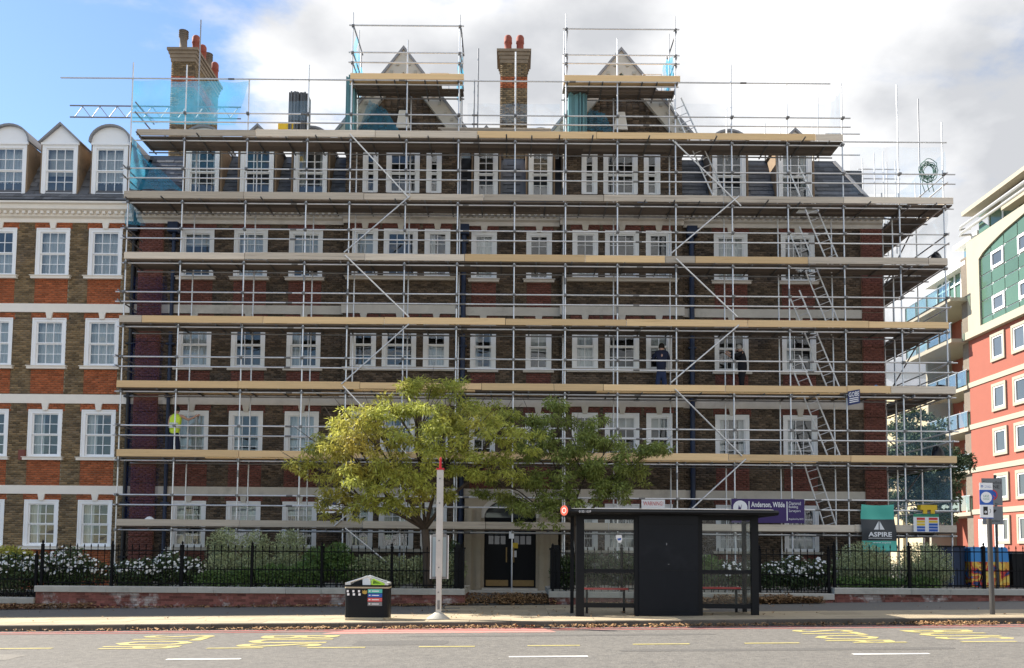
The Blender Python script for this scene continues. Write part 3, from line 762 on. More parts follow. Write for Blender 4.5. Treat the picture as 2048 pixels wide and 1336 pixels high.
# attic storey: gabled bays in brick, slated mansards with dormers between
EAVE = ZZ(258, FB, 808)
att_w = {0: [(XX(741, FB, 345), .50, 1), (XX(806, FB, 345), 1.12, 3), (XX(868, FB, 345), .50, 1)],
         1: [(XX(1179, FB, 345), .52, 1), (XX(1241, FB, 345), 1.15, 3), (XX(1304, FB, 345), .54, 1)]}
aw = (zl(385), zl(300))
for g, (x0, x1, ppx, ppy) in enumerate(((A0, A1, 808, 97), (B0, B1, 1242, 100))):
    holes = [(xc-w/2, xc+w/2, aw[0], aw[1]) for xc, w, n in att_w[g]]
    slab(mb, x0, x1, CORN[1]-.02, EAVE, holes, FB, M['mortar_m'], ends=2.0)
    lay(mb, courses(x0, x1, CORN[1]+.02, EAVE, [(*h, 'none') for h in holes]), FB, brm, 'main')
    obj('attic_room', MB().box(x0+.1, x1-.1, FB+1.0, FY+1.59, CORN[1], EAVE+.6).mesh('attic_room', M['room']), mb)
    for xc, w, n in att_w[g]: window(mb, xc-w/2, xc+w/2, aw[0], aw[1], FB, n, 4, sill=False, dress='none', m=wm)
    pk = P(ppx, ppy, FB-.15); xc = pk.x; hw = (x1-x0)/2+.22; H = pk.z-EAVE
    gab = obj('gable', MB().prism([(xc-hw+.1, EAVE), (xc+hw-.1, EAVE), (xc, pk.z-.08)], FB, FB+.2).mesh('gable', M['mortar_m']), mb)
    rects = []
    n = int((H-.2)/BR_H)
    for r in range(n):
        z = EAVE+r*BR_H; ww = (hw-.1)*(1-(z+BR_H-EAVE)/H)-.02
        rr = courses(xc-ww, xc+ww, z, z+BR_H, []) if ww > .1 else {}
        rects += [(a+(.0 if r % 2 else 0), b, c, d) for a, b, c, d in rr.get('stock', [])]
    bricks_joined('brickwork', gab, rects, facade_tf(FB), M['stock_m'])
    sl = H/hw
    for s in (-1, 1):
        bw = .52*math.hypot(1, 1/sl)                # bargeboard, its inner moulding and dentil blocks
        z_in = pk.z-bw*sl
        q = [(xc, pk.z), (xc+s*(hw+.12), pk.z-(hw+.12)*sl), (xc+s*(hw+.12-bw), pk.z-(hw+.12)*sl), (xc, z_in)]
        b = MB().prism(q if s > 0 else q[::-1], FB-.20, FB-.02); o = obj('bargeboard', b.mesh('bargeboard', mat('grey_cream_board', (.52, .49, .43), .8, .12, 2.5)), gab)
        q2 = [(xc, pk.z+.06), (xc+s*(hw+.2), pk.z+.06-(hw+.2)*sl), (xc+s*(hw+.08), pk.z+.06-(hw+.2)*sl), (xc, pk.z-.06)]
        b = MB().prism(q2 if s > 0 else q2[::-1], FB-.26, FB-.001); obj('verge', b.mesh('verge', M['lead']), gab)
        for k in range(9):
            t = (k+1.2)/10; zc = pk.z-t*(hw*sl)-.36*sl*.55; xk = xc+s*(t*hw-.06)
            obj('bracket', MB().box(xk-.05, xk+.05, FB-.24, FB-.201, zc-.05, zc+.05).mesh('bracket', M['coping']), gab)
        b = MB().extr([(xc, FB, pk.z+.03), (xc+s*(hw+.15), FB, pk.z+.03-(hw+.15)*sl), (xc+s*(hw+.15), FB+6, pk.z+.03-(hw+.15)*sl), (xc, FB+6, pk.z+.03)], (0, 0, -.06)); obj('gable_roof', b.mesh('gable_roof', M['slate_m']), gab)
    obj('plaque', MB().prism([(xc-.24, EAVE+.0), (xc+.24, EAVE+.0), (xc+.14, EAVE+.62), (xc-.14, EAVE+.62)], FB-.1, FB).mesh('plaque', M['stone']), gab)
    obj('gable_infill', MB().prism([(xc-.42, pk.z-.5-.42*sl), (xc+.42, pk.z-.5-.42*sl), (xc, pk.z-.5)], FB-.12, FB-.021).mesh('gable_infill', M['net_teal']), gab)
md = [(405, 'round'), (514, 'point'), (621, 'round'), (972, 'point'), (1081, 'round'), (1458, 'round'), (1590, 'point')]
dd = [(XX(p, FY+.12, 345), k, .80 if 900 < p < 1100 else 1.13) for p, k in md]
left_s = 300
for (x0, x1, sh1) in ((xm(266), A0, 0), (A1, B0, 0), (B1, RX, XX(1755, FY)-XX(1692, FY))):
    left_s -= slates(mb, x0, x1-(.1 if sh1 else 0), mz0, MTOP, FY-.12, MY, [(x-.7, x+.7, ATT[0], 99) for x, k, w in dd], M['slate_m'], max(0, left_s), 0, sh1)
hipx = RX-.1; tx = hipx-(XX(1755, FY)-XX(1692, FY))
obj('hip_slope', MB().poly([(hipx, FY-.12, mz0), (hipx, FY+12, mz0), (tx, FY+11, MTOP), (tx, MY, MTOP)]).mesh('hip_slope', M['slate_m']), mb)
obj('hip_flashing', MB().path([(hipx, FY-.14, mz0), (tx, MY-.02, MTOP)], .07, 6).mesh('hip_flashing', M['lead']), mb)
for x, k, w in dd:
    dormer(mb, x, k, w+.07, FY+.12, ATT[0], ATT[1], wm)
    window(mb, x-w/2, x+w/2, ATT[0], ATT[1], FY+.12, 3 if w > 1 else 2, 4, sill=False, dress=random.choice(['none', 'blind_s', 'sides']), m=wm)
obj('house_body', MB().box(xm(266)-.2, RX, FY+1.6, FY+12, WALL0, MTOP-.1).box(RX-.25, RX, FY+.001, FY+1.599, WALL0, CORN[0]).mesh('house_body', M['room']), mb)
obj('upper_roof', MB().box(xm(266)-.2, tx, MY+.0, FY+12.05, MTOP-.0999, MTOP+.05).mesh('upper_roof', M['slate_m']), mb)
# plinth at garden level
for (x0, x1, pl, *rest_) in seg:
    if abs(x0-A1) > .01: obj('plinth', MB().box(x0+.001, x1-.001, pl-.05, pl+.01, WALL0-.05, .42).mesh('plinth', M['stone_m']), mb)
# entrance
ex0, ex1 = XX(928, 29.9, 1110), XX(1116, 29.9, 1110); EP = 29.88
ent = obj('entrance_surround', MB().box(ex0, DX0, EP, FY, WALL0, BANDS[2][0]-.02).box(DX1, ex1, EP, FY, WALL0, BANDS[2][0]-.02).mesh('entrance_surround', M['stone_door']), mb)
xc = (DX0+DX1)/2; rw = (DX1-DX0)/2; SP = DOORZ[1]
arch = [(DX0, BANDS[2][0]-.02), (DX0, SP)] + [(xc-rw*math.cos(math.pi*k/16), SP+.62*math.sin(math.pi*k/16)) for k in range(1, 16)] + [(DX1, SP), (DX1, BANDS[2][0]-.02)]
b = MB()
for a, c in zip(arch[1:-2], arch[2:-1]): b.extr([(a[0], EP+.02, a[1]), (c[0], EP+.02, c[1]), (c[0], EP+.02, BANDS[2][0]-.02), (a[0], EP+.02, BANDS[2][0]-.02)], (0, .28, 0))
obj('arch', b.mesh('arch', M['stone_door']), ent)
b = MB()
for k in range(16):
    t0, t1 = math.pi*k/16, math.pi*(k+1)/16
    pts = [(xc-(rw+e)*math.cos(t), EP-.03, SP+(.62+e)*math.sin(t)) for e, t in ((0, t0), (0, t1), (.16, t1), (.16, t0))]; b.extr(pts, (0, .049, 0))
obj('archivolt', b.mesh('archivolt', M['stone_m']), ent)
for x in (ex0+.09, DX0-.26, DX1+.10, ex1-.25):
    obj('pilaster_strip', MB().box(x, x+.16, EP-.06, EP-.001, WALL0+.2, 2.9).box(x-.03, x+.19, EP-.08, EP-.001, WALL0, WALL0+.199).mesh('pilaster_strip', M['stone_door']), ent)
obj('fanlight', MB().prism([(xc-rw*math.cos(math.pi*k/16), SP+.02+.6*math.sin(math.pi*k/16)) for k in range(17)], 30.25, 30.26).mesh('fanlight', M['win_dark']), ent)
obj('door_transom', MB().box(DX0, DX1, 30.12, 30.3, SP-.07, SP+.02).mesh('door_transom', M['black']), ent)
for s in (0, 1):
    a = DX0+.01 if s == 0 else xc+.006; c = xc-.006 if s == 0 else DX1-.01
    d = obj('door', MB().box(a, c, 30.18, 30.24, .32, SP-.075).box(a, a+.1, 30.165, 30.18, .33, SP-.09).box(c-.1, c, 30.165, 30.18, .33, SP-.09).box(a+.1, c-.1, 30.165, 30.18, 1.25, 1.35).mesh('door', M['black']), mb)
    obj('kick_plate', MB().box(a+.05, c-.05, 30.155, 30.164, .36, .56).mesh('kick_plate', M['brass']), d)
    for i in range(3):
        for j in range(2):
            w = (c-a-.3)/3; obj('door_pane', MB().box(a+.13+i*(w+.02), a+.13+i*(w+.02)+w-.02, 30.168, 30.178, 1.75+j*.32, 2.03+j*.32).mesh('door_pane', M['win_dark']), d)
    obj('door_handle', MB().box(xc+(-.14 if s == 0 else .10), xc+(-.10 if s == 0 else .14), 30.13, 30.164, 1.15, 1.65).mesh('door_handle', M['brass']), d)
    if s: obj('notice', MB().box(xc+.06, xc+.26, 30.150, 30.156, 1.62, 1.80).mesh('notice', M['sign_yellow']), d); obj('notice', MB().box(xc+.07, xc+.22, 30.150, 30.156, 1.32, 1.54).mesh('notice', M['sign_white']), d)
# steps and path to the door
b = MB(); b.poly([(DX0-.9, 25.3, G(-1)+.002), (DX1+.9, 25.3, G(1)+.002), (DX1+.9, 29.3, .18), (DX0-.9, 29.3, .18)]); struct('entrance_path', b.mesh('entrance_path', M['tarmac']), 'leaf strewn path leading to the doorway')
struct('door_step', MB().box(ex0, ex1, 29.3, 30.3, .05, .24).box(DX0-.05, DX1+.05, 29.62, 30.3, .2401, .31).mesh('door_step', M['stone_m']), 'stone steps below the black doors')

# ---- chimney stacks
def stack(px0, px1, Y, D, pytop, pybot, pots, label_pots, narrow):
    x0, x1 = XX(px0, Y, 170), XX(px1, Y, 170); zt, zb = ZZ(pytop, Y, px0), MTOP
    c = obj('chimney_stack', MB().box(x0, x1, Y, Y+D, zb, zt-.25).mesh('chimney_stack', M['mortar_m']), mb)
    bands = [(x0-1, x1+1, zt-1.5, zt-1.05, 'red')]
    rc = courses(x0, x1, zb, zt-.25, bands)
    bricks_joined('brickwork', c, rc.get('stock', []), facade_tf(Y), M['stock_l'])
    bricks_joined('brickwork', c, rc.get('red', []), facade_tf(Y), M['red_l'])
    rs = courses(0, D, zb, zt-.25, [(-1, 9, zt-1.5, zt-1.05, 'red')])
    for xs, sg in ((x1, 1), (x0, -1)):
        tf = lambda x, z, d, xs=xs, sg=sg: np.stack([np.broadcast_to(xs+sg*d, x.shape), Y+x, z], -1)
        bricks_joined('brickwork', c, rs.get('stock', []), tf, M['stock_l']); bricks_joined('brickwork', c, rs.get('red', []), tf, M['red_l'])
    cap = MB()
    for k, (e, za, zb_) in enumerate(((.03, -.50, -.36), (.06, -.359, -.22), (.10, -.219, -.10), (.15, -.099, 0))): cap.box(x0-e, x1+e, Y-e, Y+D+e, zt+za, zt+zb_)
    obj('chimney_cap', cap.mesh('chimney_cap', mat('sooty_stone', (.26, .20, .14), .9, .25, 3, bump=.3, col2=(.13, .10, .08))), c)
    for (fx, fy, h, mm) in pots:
        x = x0+(x1-x0)*fx; y = Y+D*fy
        prof = [(.15, zt-.01), (.17, zt+.06), (.14, zt+.08), (.135, zt+h*.55), (.16, zt+h*.58), (.15, zt+h*.66), (.15, zt+h*.86), (.11, zt+h*.95), (.04, zt+h)]
        o = obj('chimney_pot', MB().lathe(x, y, prof, 14).mesh('chimney_pot', M[mm], True), c)
        if mm == 'pot_grey':
            rb = MB()
            for j in range(4): rb.lathe(x, y, [(.155, zt+h*(.62+j*.09)), (.185, zt+h*(.64+j*.09)), (.155, zt+h*(.66+j*.09))], 14)
            obj('louvre_ring', rb.mesh('louvre_ring', M['pot_grey'], True), o)
stack(342, 388, 33.0, 2.7, 98, 250, [(.42, .05, .85, 'pot_grey'), (.85, .16, .80, 'terracotta'), (.88, .40, .80, 'terracotta'), (.88, .64, .85, 'pot_grey'), (.92, .9, .85, 'terracotta'), (.3, .5, .8, 'terracotta')], '', 0)
stack(1001, 1054, 33.0, 1.0, 101, 250, [(.27, .3, .78, 'terracotta'), (.73, .3, .78, 'terracotta')], '', 0)

# ================================================================== SCAFFOLD
YO, YI = 28.6, 29.62
TR = .0245
sc = thing('tube_scaffold', 'tall tube and board scaffold covering the main facade with seven decks', 'scaffold', (0, 29, .1))
STD = [(245, 125), (355, 130), (483, 160), (605, 130), (693, 25), (806, 80), (912, 30), (1027, 104), (1130, 28), (1235, 78), (1353, 33), (1467, 130), (1580, 168), (1692, 167), (1805, 170), (1895, 245)]
SX = [XX(p, YO) for p, _ in STD]
GZ = .06
def tz(py, px=1024, Y=YO): return ZZ(py, Y, px)
for k, ((px, top), x) in enumerate(zip(STD, SX)):
    zt = tz(top, px); segs = [GZ+.02, 4.2+random.uniform(-.4, .4), 10.0+random.uniform(-.8, .8), zt]
    # each upright is made of tubes joined by sleeves; the sleeve sits slightly proud
    b = MB().tube((x, YO, segs[0]), (x, YO, zt), TR, 8)
    u = obj('upright_tube', b.mesh('upright_tube', M['tube']), sc)
    for z in segs[1:3]: obj('sleeve', MB().tube((x, YO, z-.11), (x, YO, z+.11), TR+.008, 8).mesh('sleeve', M['coupler']), u)
    obj('base_plate', MB().box(x-.1, x+.1, YO-.1, YO+.1, GZ, GZ+.02).mesh('base_plate', M['coupler']), u)
    if px != 245 and k < 15:
        zi = tz(272, px) if not 690 < px < 1360 else tz(top if px in (693, 912, 1130, 1353) else 150, px)
        if px > 1690: zi = tz(385, px)
        xi = x*.996
        if px in (1805,): xi = RX+.12
        obj('upright_tube', MB().tube((xi, YI, GZ), (xi, YI, zi), TR, 8).mesh('upright_tube', M['tube']), sc)
# extra uprights standing above the top decks
for px, pt, pb, Y in ((402, 40, 235, 31.6), (957, 97, 262, YI), (949, 160, 262, YI), (1836, 198, 395, 32.0)):
    x = XX(px, Y, pt); obj('upright_tube', MB().tube((x, Y, ZZ(pb, Y, px)), (x, Y, ZZ(pt, Y, px)), TR, 8).mesh('upright_tube', M['tube_d']), sc)
# decks: (toe board top at x=1024, left px, right px, toe board material by px)
DECK = [(1044, 235, 1912), (904.5, 235, 1912), (766.5, 235, 1910), (636.5, 240, 1895), (509, 250, 1893), (388, 250, 1905), (263, 275, 1685)]
TOEM = [[(235, 'old_wood')], [(235, 'new_wood')], [(235, 'new_wood'), (1780, 'old_wood')], [(240, 'old_wood'), (286, 'new_wood')], [(250, 'old_wood'), (930, 'new_wood'), (1330, 'old_wood'), (1390, 'new_wood'), (1615, 'old_wood')], [(250, 'old_wood')], [(275, 'old_wood'), (955, 'new_wood'), (1630, 'old_wood')]]
_bd = {}
def board(parent, name, x0, x1, y0, y1, z0, z1, m, along='x'):
    key = (name, round(x1-x0, 2), round(y1-y0, 3), round(z1-z0, 3), m.name)
    if key not in _bd:
        w, d, h = x1-x0, y1-y0, z1-z0; c = .006
        if along == 'x': pts = [(0, c, 0), (0, d-c, 0), (0, d, c), (0, d, h-c), (0, d-c, h), (0, c, h), (0, 0, h-c), (0, 0, c)]; ex = (w, 0, 0)
        else: pts = [(c, 0, 0), (w-c, 0, 0), (w, 0, c), (w, 0, h-c), (w-c, 0, h), (c, 0, h), (0, 0, h-c), (0, 0, c)]; ex = (0, d, 0)
        _bd[key] = MB().extr(pts, ex).mesh(name, m)
    return obj(name, _bd[key], parent, (x0, y0, z0))
ncoup = 0
def coupler(x, y, z):
    global ncoup
    if ncoup >= 300: return
    if 'cp' not in _bd: _bd['cp'] = MB().box(-.042, .042, -.055, .05, -.04, .04).box(-.02, .055, -.075, -.0551, -.02, .025).mesh('coupler', M['coupler'])
    obj('coupler', _bd['cp'], sc, (x, y, z)); ncoup += 1
def rail(x0, x1, y, z, name, m=None, coup=False):
    L = 5.6; x = x0
    while x < x1-.05:
        e = min(x+L, x1)
        if x1-e < 1.2: e = x1
        o = obj(name, MB().tube((x, y, z), (e-.004, y, z), TR, 8).mesh(name, m or M['tube']), sc)
        if e < x1: obj('sleeve', MB().tube((e-.1, y, z), (e+.1, y, z), TR+.008, 8).mesh('sleeve', M['coupler']), o)
        x = e
    if coup:
        for s in SX:
            if x0-.01 < s < x1+.01: coupler(s, y, z)
tmesh = {}
DZ = []
for n, (py, pl, pr) in enumerate(DECK):
    top = ZZ(py, YO-.07); dz = top-.225; DZ.append(dz)          # dz: walking surface
    x0, x1 = XX(pl, YO, py), XX(pr, YO, py)
    # toe boards
    segs = [(XX(p, YO, py), m) for p, m in TOEM[n]] + [(x1, None)]
    for (a, m), (e, _) in zip(segs[:-1], segs[1:]):
        x = a
        while x < e-.02:
            q = min(x+3.9, e)
            if e-q < .5: q = e
            board(sc, 'toe_board', x, q-.016, YO-.075+random.uniform(-.006, .006), YO-.037, dz+.003+random.uniform(-.01, .012), top+random.uniform(-.014, .010), M[m]); x = q
    # deck boards, five wide, joints staggered, hatch left for the ladder
    hat = (XX(1596, 29.3), XX(1640, 29.3))
    for r in range(5):
        y = YO-.03+r*.208; x = x0+.05
        ends = [x0+.05]
        t = x0+.05+random.uniform(1.6, 3.9)
        while t < x1-.6: ends.append(t); t += 3.9
        ends.append(x1-.03)
        for a, e in zip(ends[:-1], ends[1:]):
            m = M['new_wood'] if (n in (1, 2) and random.random() < .25) else M['deck_wood']
            parts = [(a, e)]
            if r in (2, 3) and n < 6 and a < hat[1] and e > hat[0]: parts = [(a, hat[0]), (hat[1], e)]
            for u, v in parts:
                if v-u > .15: board(sc, 'deck_board', u+.004, v-.004, y, y+.202, dz-.038, dz, m)
    # ledgers and guard rails
    zl_ = dz-.038-.052-TR
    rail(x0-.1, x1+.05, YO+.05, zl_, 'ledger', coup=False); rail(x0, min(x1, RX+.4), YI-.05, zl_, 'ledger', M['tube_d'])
    for s in SX:
        if x0-.1 < s < x1+.1: coupler(s, YO, zl_)
    hts = (.68, 1.0) if n < 6 else (.47, .77)
    for h in hts: rail(x0-.15, x1+.08 if n < 6 else XX(1700, YO, 250), YO-.05, dz+h, 'guard_rail', coup=(h == hts[1]))
    # transoms carrying the boards, some run out in front of the toe board
    x = x0+.15; k = 0
    while x < x1:
        ln = random.choice([.12, .16, .30, .38, .45] if n in (5, 6) else [.08, .10, .12, .14, .2]); key = ('tr', ln)
        if key not in tmesh: tmesh[key] = MB().tube((0, -ln, 0), (0, 1.20, 0), TR, 7).mesh('transom', mat('dark_tube', (.13, .125, .12), .6, .2, 5, .2, metal=.4))
        obj('transom', tmesh[key], sc, (x, YO, dz-.038-TR-.001)); x += random.uniform(.75, 1.35); k += 1
# tall rail above the top deck
rail(XX(123, YO, 158), XX(1660, YO, 173), YO-.05, tz(160, 500), 'guard_rail')
rail(XX(1685, YO, 285), XX(1892, YO, 290), YO-.05, tz(285, 1700), 'guard_rail')
for px, y in ((1720, 268), (1720, 310)): rail(XX(1650, YI, y), XX(px, YI, y), YI, ZZ(y, YI, 1700), 'guard_rail')
# two raised lifts in front of the gables
for (pa, pm, pb, ytoe, rails) in ((693, 806, 912, 149, (51, 105, 125)), (1130, 1235, 1353, 153, (58, 110, 127))):
    xa, xb = XX(pa, YO)-.0, XX(pb, YO); px = (pa+pb)/2
    for ry in rails: 
        rail(xa-.12, xb+.14, YO-.05, tz(ry+2, px), 'guard_rail')
        for s in (xa, xb): coupler(s, YO, tz(ry+2, px))
    top = tz(ytoe, px); dz = top-.2
    board(sc, 'toe_board', xa-.05, xb+.15, YO-.075, YO-.037, dz, top, M['new_wood'])
    for r in range(4): board(sc, 'deck_board', xa-.08+(.0 if r < 3 else .1), (xb if r in (0, 2, 3) else xb-.7)+.1, YO-.02+r*.26, YO+.205+r*.26, dz-.038, dz, M['deck_wood'] if r else M['new_wood'])
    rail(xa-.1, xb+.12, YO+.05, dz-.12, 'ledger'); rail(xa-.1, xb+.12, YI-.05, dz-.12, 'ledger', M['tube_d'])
    for k in range(7):
        x = xa+.15+(xb-xa-.2)*k/6+random.uniform(-.15, .15); obj('transom', tmesh[('tr', .12)], sc, (x, YO, dz-.038-TR-.001))
    for s in (xa, xb):
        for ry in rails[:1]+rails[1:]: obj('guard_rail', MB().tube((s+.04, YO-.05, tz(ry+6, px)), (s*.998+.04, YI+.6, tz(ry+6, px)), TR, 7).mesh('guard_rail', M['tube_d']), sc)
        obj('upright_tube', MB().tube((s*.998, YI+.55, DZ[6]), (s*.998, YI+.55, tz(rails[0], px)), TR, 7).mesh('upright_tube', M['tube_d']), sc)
# return of the scaffold along the right-hand side wall
RO = SX[-1]; RI = RX+.25
for n in range(6):
    dz = DZ[n]; y0, y1 = YO+1.14, 36.2
    for r in range(5):
        x = RI-.02+r*.232
        for a, e in ((y0, y0+3.6), (y0+3.61, y1)): board(sc, 'deck_board', x, x+.225, a, e-.004, dz-.038, dz, M['deck_wood'], 'y')
    board(sc, 'toe_board', RO+.04, RO+.078, YO, y1, dz+.003, dz+.22, M['old_wood'], 'y')
    for x, h, m in ((RO-.05, -.115, 'tube'), (RI-.05, -.115, 'tube_d'), (RO+.05, .68, 'tube'), (RO+.05, 1.0, 'tube')):
        obj('ledger' if h < 0 else 'guard_rail', MB().tube((x, YO-.2, dz+h), (x, y1, dz+h), TR, 7).mesh('side_rail', M[m]), sc)
    for y in np.arange(30.2, 36, 1.1): obj('transom', MB().tube((RI-.15, y, dz-.038-TR), (RO+.2, y, dz-.038-TR), TR, 6).mesh('transom', M['tube_d']), sc)
for y in (30.6, 32.6, 34.6):
    obj('upright_tube', MB().tube((RO, y, GZ), (RO, y, DZ[5]+1.6), TR, 7).mesh('upright_tube', M['tube']), sc)
    obj('upright_tube', MB().tube((RI-.05, y, GZ), (RI-.05, y, DZ[5]+1.2), TR, 7).mesh('upright_tube', M['tube']), sc)
for n in range(0, 6):
    obj('brace', MB().tube((RO-.06, 30.5 if n % 2 else 34.7, DZ[n]-.1), (RO-.06, 34.7 if n % 2 else 30.5, DZ[n]+2.1), TR, 7).mesh('brace', M['tube_d']), sc)
# left end: short side rails
for n in range(7):
    x = XX(DECK[n][1], YO, DECK[n][0])
    for h in (.68, 1.0): obj('guard_rail', MB().tube((x+.03, YO-.3, DZ[n]+h), (x+.03, YI+.2, DZ[n]+h), TR, 7).mesh('side_rail', M['tube_d']), sc)
# face braces in zigzag, two runs
YB = YO-.10
for (a, b_, c, d) in ((700, 268, 818, 396), (820, 392, 688, 505), (690, 510, 818, 634), (818, 648, 683, 768), (686, 772, 822, 918), (800, 938, 668, 1052), (690, 1056, 780, 1130),
                      (1345, 280, 1482, 412), (1478, 392, 1343, 506), (1352, 517, 1475, 634), (1478, 650, 1342, 765), (1350, 778, 1484, 912), (1492, 918, 1383, 1018)):
    p, q = P(a, b_, YB), P(c, d, YB); obj('brace', MB().tube(p, q, TR, 7).mesh('brace', M['tube']), sc)
# lattice beam sticking out at the upper left
lat = thing('lattice_beam', 'long lattice girder beam jutting out over the roof at upper left', 'beam', P(300, 236, 29.75))
for py in (213, 236): obj('chord', MB().tube(P(140, py-2, 29.75), P(482, py+1.5, 29.75), TR, 7).mesh('chord', M['tube_d']), lat)
b = MB(); xs = np.linspace(148, 478, 20)
for k in range(19): b.tube(P(xs[k], 213 if k % 2 else 236, 29.75), P(xs[k+1], 236 if k % 2 else 213, 29.75), .014, 6)
obj('lacing', b.mesh('lacing', M['tube_d']), lat)

# ---- ladders
def ladder(name, p0, p1, label, w=.38):
    t = thing(name, label, 'ladder', p0, 'ladders between scaffold decks'); p0, p1 = Vector(p0), Vector(p1); e = Vector((w/2, 0, 0)); up = Vector((0, 0, 1))
    d = (p1-p0); side = d.normalized().cross(Vector((0, 1, 0))).normalized()*(w/2)
    for s in (-1, 1): obj('stile', MB().tube(p0+side*s, p1+side*s, .026, 6).mesh('stile', M['tube']), t)
    n = int(d.length/.26)
    for k in range(1, n): c = p0+d*(k/n); obj('rung', MB().tube(c-side, c+side, .014, 6).mesh('rung', M['tube']), t)
names = ['lowest', 'second', 'third', 'fourth', 'fifth']
base0 = P(1655, 1040, 29.28)
for n in range(1, 6):
    a = P(1674, DECK[n-1][0]+22, 29.28); a.z = DZ[n-1]+.005; c = P(1588, DECK[n][0]-52, 29.28)
    if n == 1: a = P(1664, 1060, 29.28); a.z = DZ[0]+.005; c = P(1605, 880, 29.28)
    ladder('scaffold_ladder', a, c, 'metal scaffold ladder at right rising from the %s deck' % ['lowest', 'second', 'third', 'fourth', 'fifth'][n-1])
a = P(1452, 405, 29.28); a.z = DZ[5]+.005
ladder('scaffold_ladder', a, P(1352, 200, 29.28), 'metal ladder rising past the top deck right of the right gable')

# ---- debris nets
def net(name, corners, m, label, amp=.06, nx=26, nz=26, seed=0, waves=(5, 3)):
    rng = np.random.RandomState(seed); c = [Vector(p) for p in corners]       # bl, br, tr, tl
    nrm = (c[1]-c[0]).cross(c[3]-c[0]).normalized()
    V, F = [], []
    ph = rng.uniform(0, 6, 6)
    for j in range(nz+1):
        for i in range(nx+1):
            u, v = i/nx, j/nz
            p = (c[0]*(1-u)+c[1]*u)*(1-v) + (c[3]*(1-u)+c[2]*u)*v
            sag = math.sin(math.pi*u*waves[0]+ph[0]+v*2)*.5+math.sin(u*17+ph[1]+v*5)*.25+math.sin(v*waves[1]*3+ph[2])*.3
            V.append(p+nrm*amp*sag+Vector((0, 0, -amp*.6*abs(math.sin(math.pi*u*4))*(v if v > .5 else 0))))
    for j in range(nz):
        for i in range(nx): a = j*(nx+1)+i; F.append((a, a+1, a+nx+2, a+nx+1))
    me = quads_mesh(name, [tuple(p) for p in V], F, M[m]); me.polygons.foreach_set('use_smooth', [True]*len(F))
    return tag(obj(name, me), label, 'netting', 'debris nets tied to the scaffold')
Yn = YI+.14
net('debris_net', [P(262, 246, YO+.06), P(470, 250, YO+.06), P(500, 163, YO+.06), P(264, 160, YO+.06)], 'net_teal', 'teal debris net stretched in front of the left chimney stack', .05, seed=1)
net('debris_net', [P(256, 378, YO+.3), P(368, 380, YI), P(290, 318, YI), P(266, 270, YO+.3)], 'net_teal', 'bright teal net gathered in the top left bay below the upper deck', .16, seed=2)
net('debris_net', [P(250, 448, YO+.2), P(290, 452, YI), P(276, 410, YI), P(256, 398, YO+.2)], 'net_teal', 'small teal net scrap by the cornice at the left end', .08, 10, 10, seed=3)
xN0, xN1 = XX(262, Yn), XX(322, Yn)
for k, (n, t) in enumerate(((0, 'lowest'), (1, 'second'), (2, 'third'), (3, 'fourth'))):
    zb, zt = DZ[n]+.02, DZ[n+1]-.2
    net('debris_net', [(xN0, Yn, zb), (xN1+.25*(k % 2), Yn, zb), (xN1+.1, Yn, zt), (xN0, Yn, zt)], 'net_blue', 'deep blue net over the red corner pilaster above the %s deck' % t, .05, 16, 16, seed=5+k)
for k, n in enumerate(range(0, 6)):
    zb = DZ[n]+.05; zt = (DZ[n+1]-.12) if n < 5 else DZ[5]+1.85
    net('debris_net', [(RO+.10, YO+.1, zb), (RO+.10, 35.4, zb), (RO+.10, 35.4, zt), (RO+.10, YO+.1, zt)], 'net_pale', 'pale blue net on the right end return, %s lift' % ['lowest', 'second', 'third', 'fourth', 'fifth', 'topmost'][n], .09, 24, 14, seed=20+k)
net('debris_net', [P(1655, 268, YO+.3), P(1684, 268, YO+.05), P(1683, 180, YO+.05), P(1662, 205, YO+.5)], 'net_pale', 'pale blue net hanging at the right end of the top deck', .1, 10, 14, seed=30)
for pa, lab in ((912, 'teal net on the right side of the left gable tower'), (1353, 'teal net on the right side of the right gable tower')):
    x = XX(pa, YO); net('debris_net', [(x, YO+.1, tz(160, pa)), (x-.05, YI+.6, tz(160, pa)), (x-.05, YI+.5, tz(75, pa)), (x, YO+.5, tz(95, pa))], 'net_teal', lab, .12, 12, 16, seed=pa)
net('debris_net', [(XX(693, YO)+.02, YO+.1, tz(150, 693)), (XX(693, YO)+.02, YI+.6, tz(150, 693)), (XX(693, YO)+.02, YI+.5, tz(100, 693)), (XX(693, YO)+.02, YO+.3, tz(62, 693))], 'net_teal', 'teal net on the left side of the left gable tower', .1, 10, 12, seed=44)
net('debris_net', [P(715, 262, FB-.3), P(800, 264, FB-.3), P(770, 215, FB-.3), P(740, 200, FB-.3)], 'net_teal', 'teal net tucked against the foot of the left gable', .08, 14, 10, seed=45)
net('debris_net', [P(1165, 262, FB-.3), P(1225, 264, FB-.3), P(1210, 225, FB-.3), P(1180, 215, FB-.3)], 'net_teal', 'teal net tucked against the foot of the right gable', .08, 14, 10, seed=46)

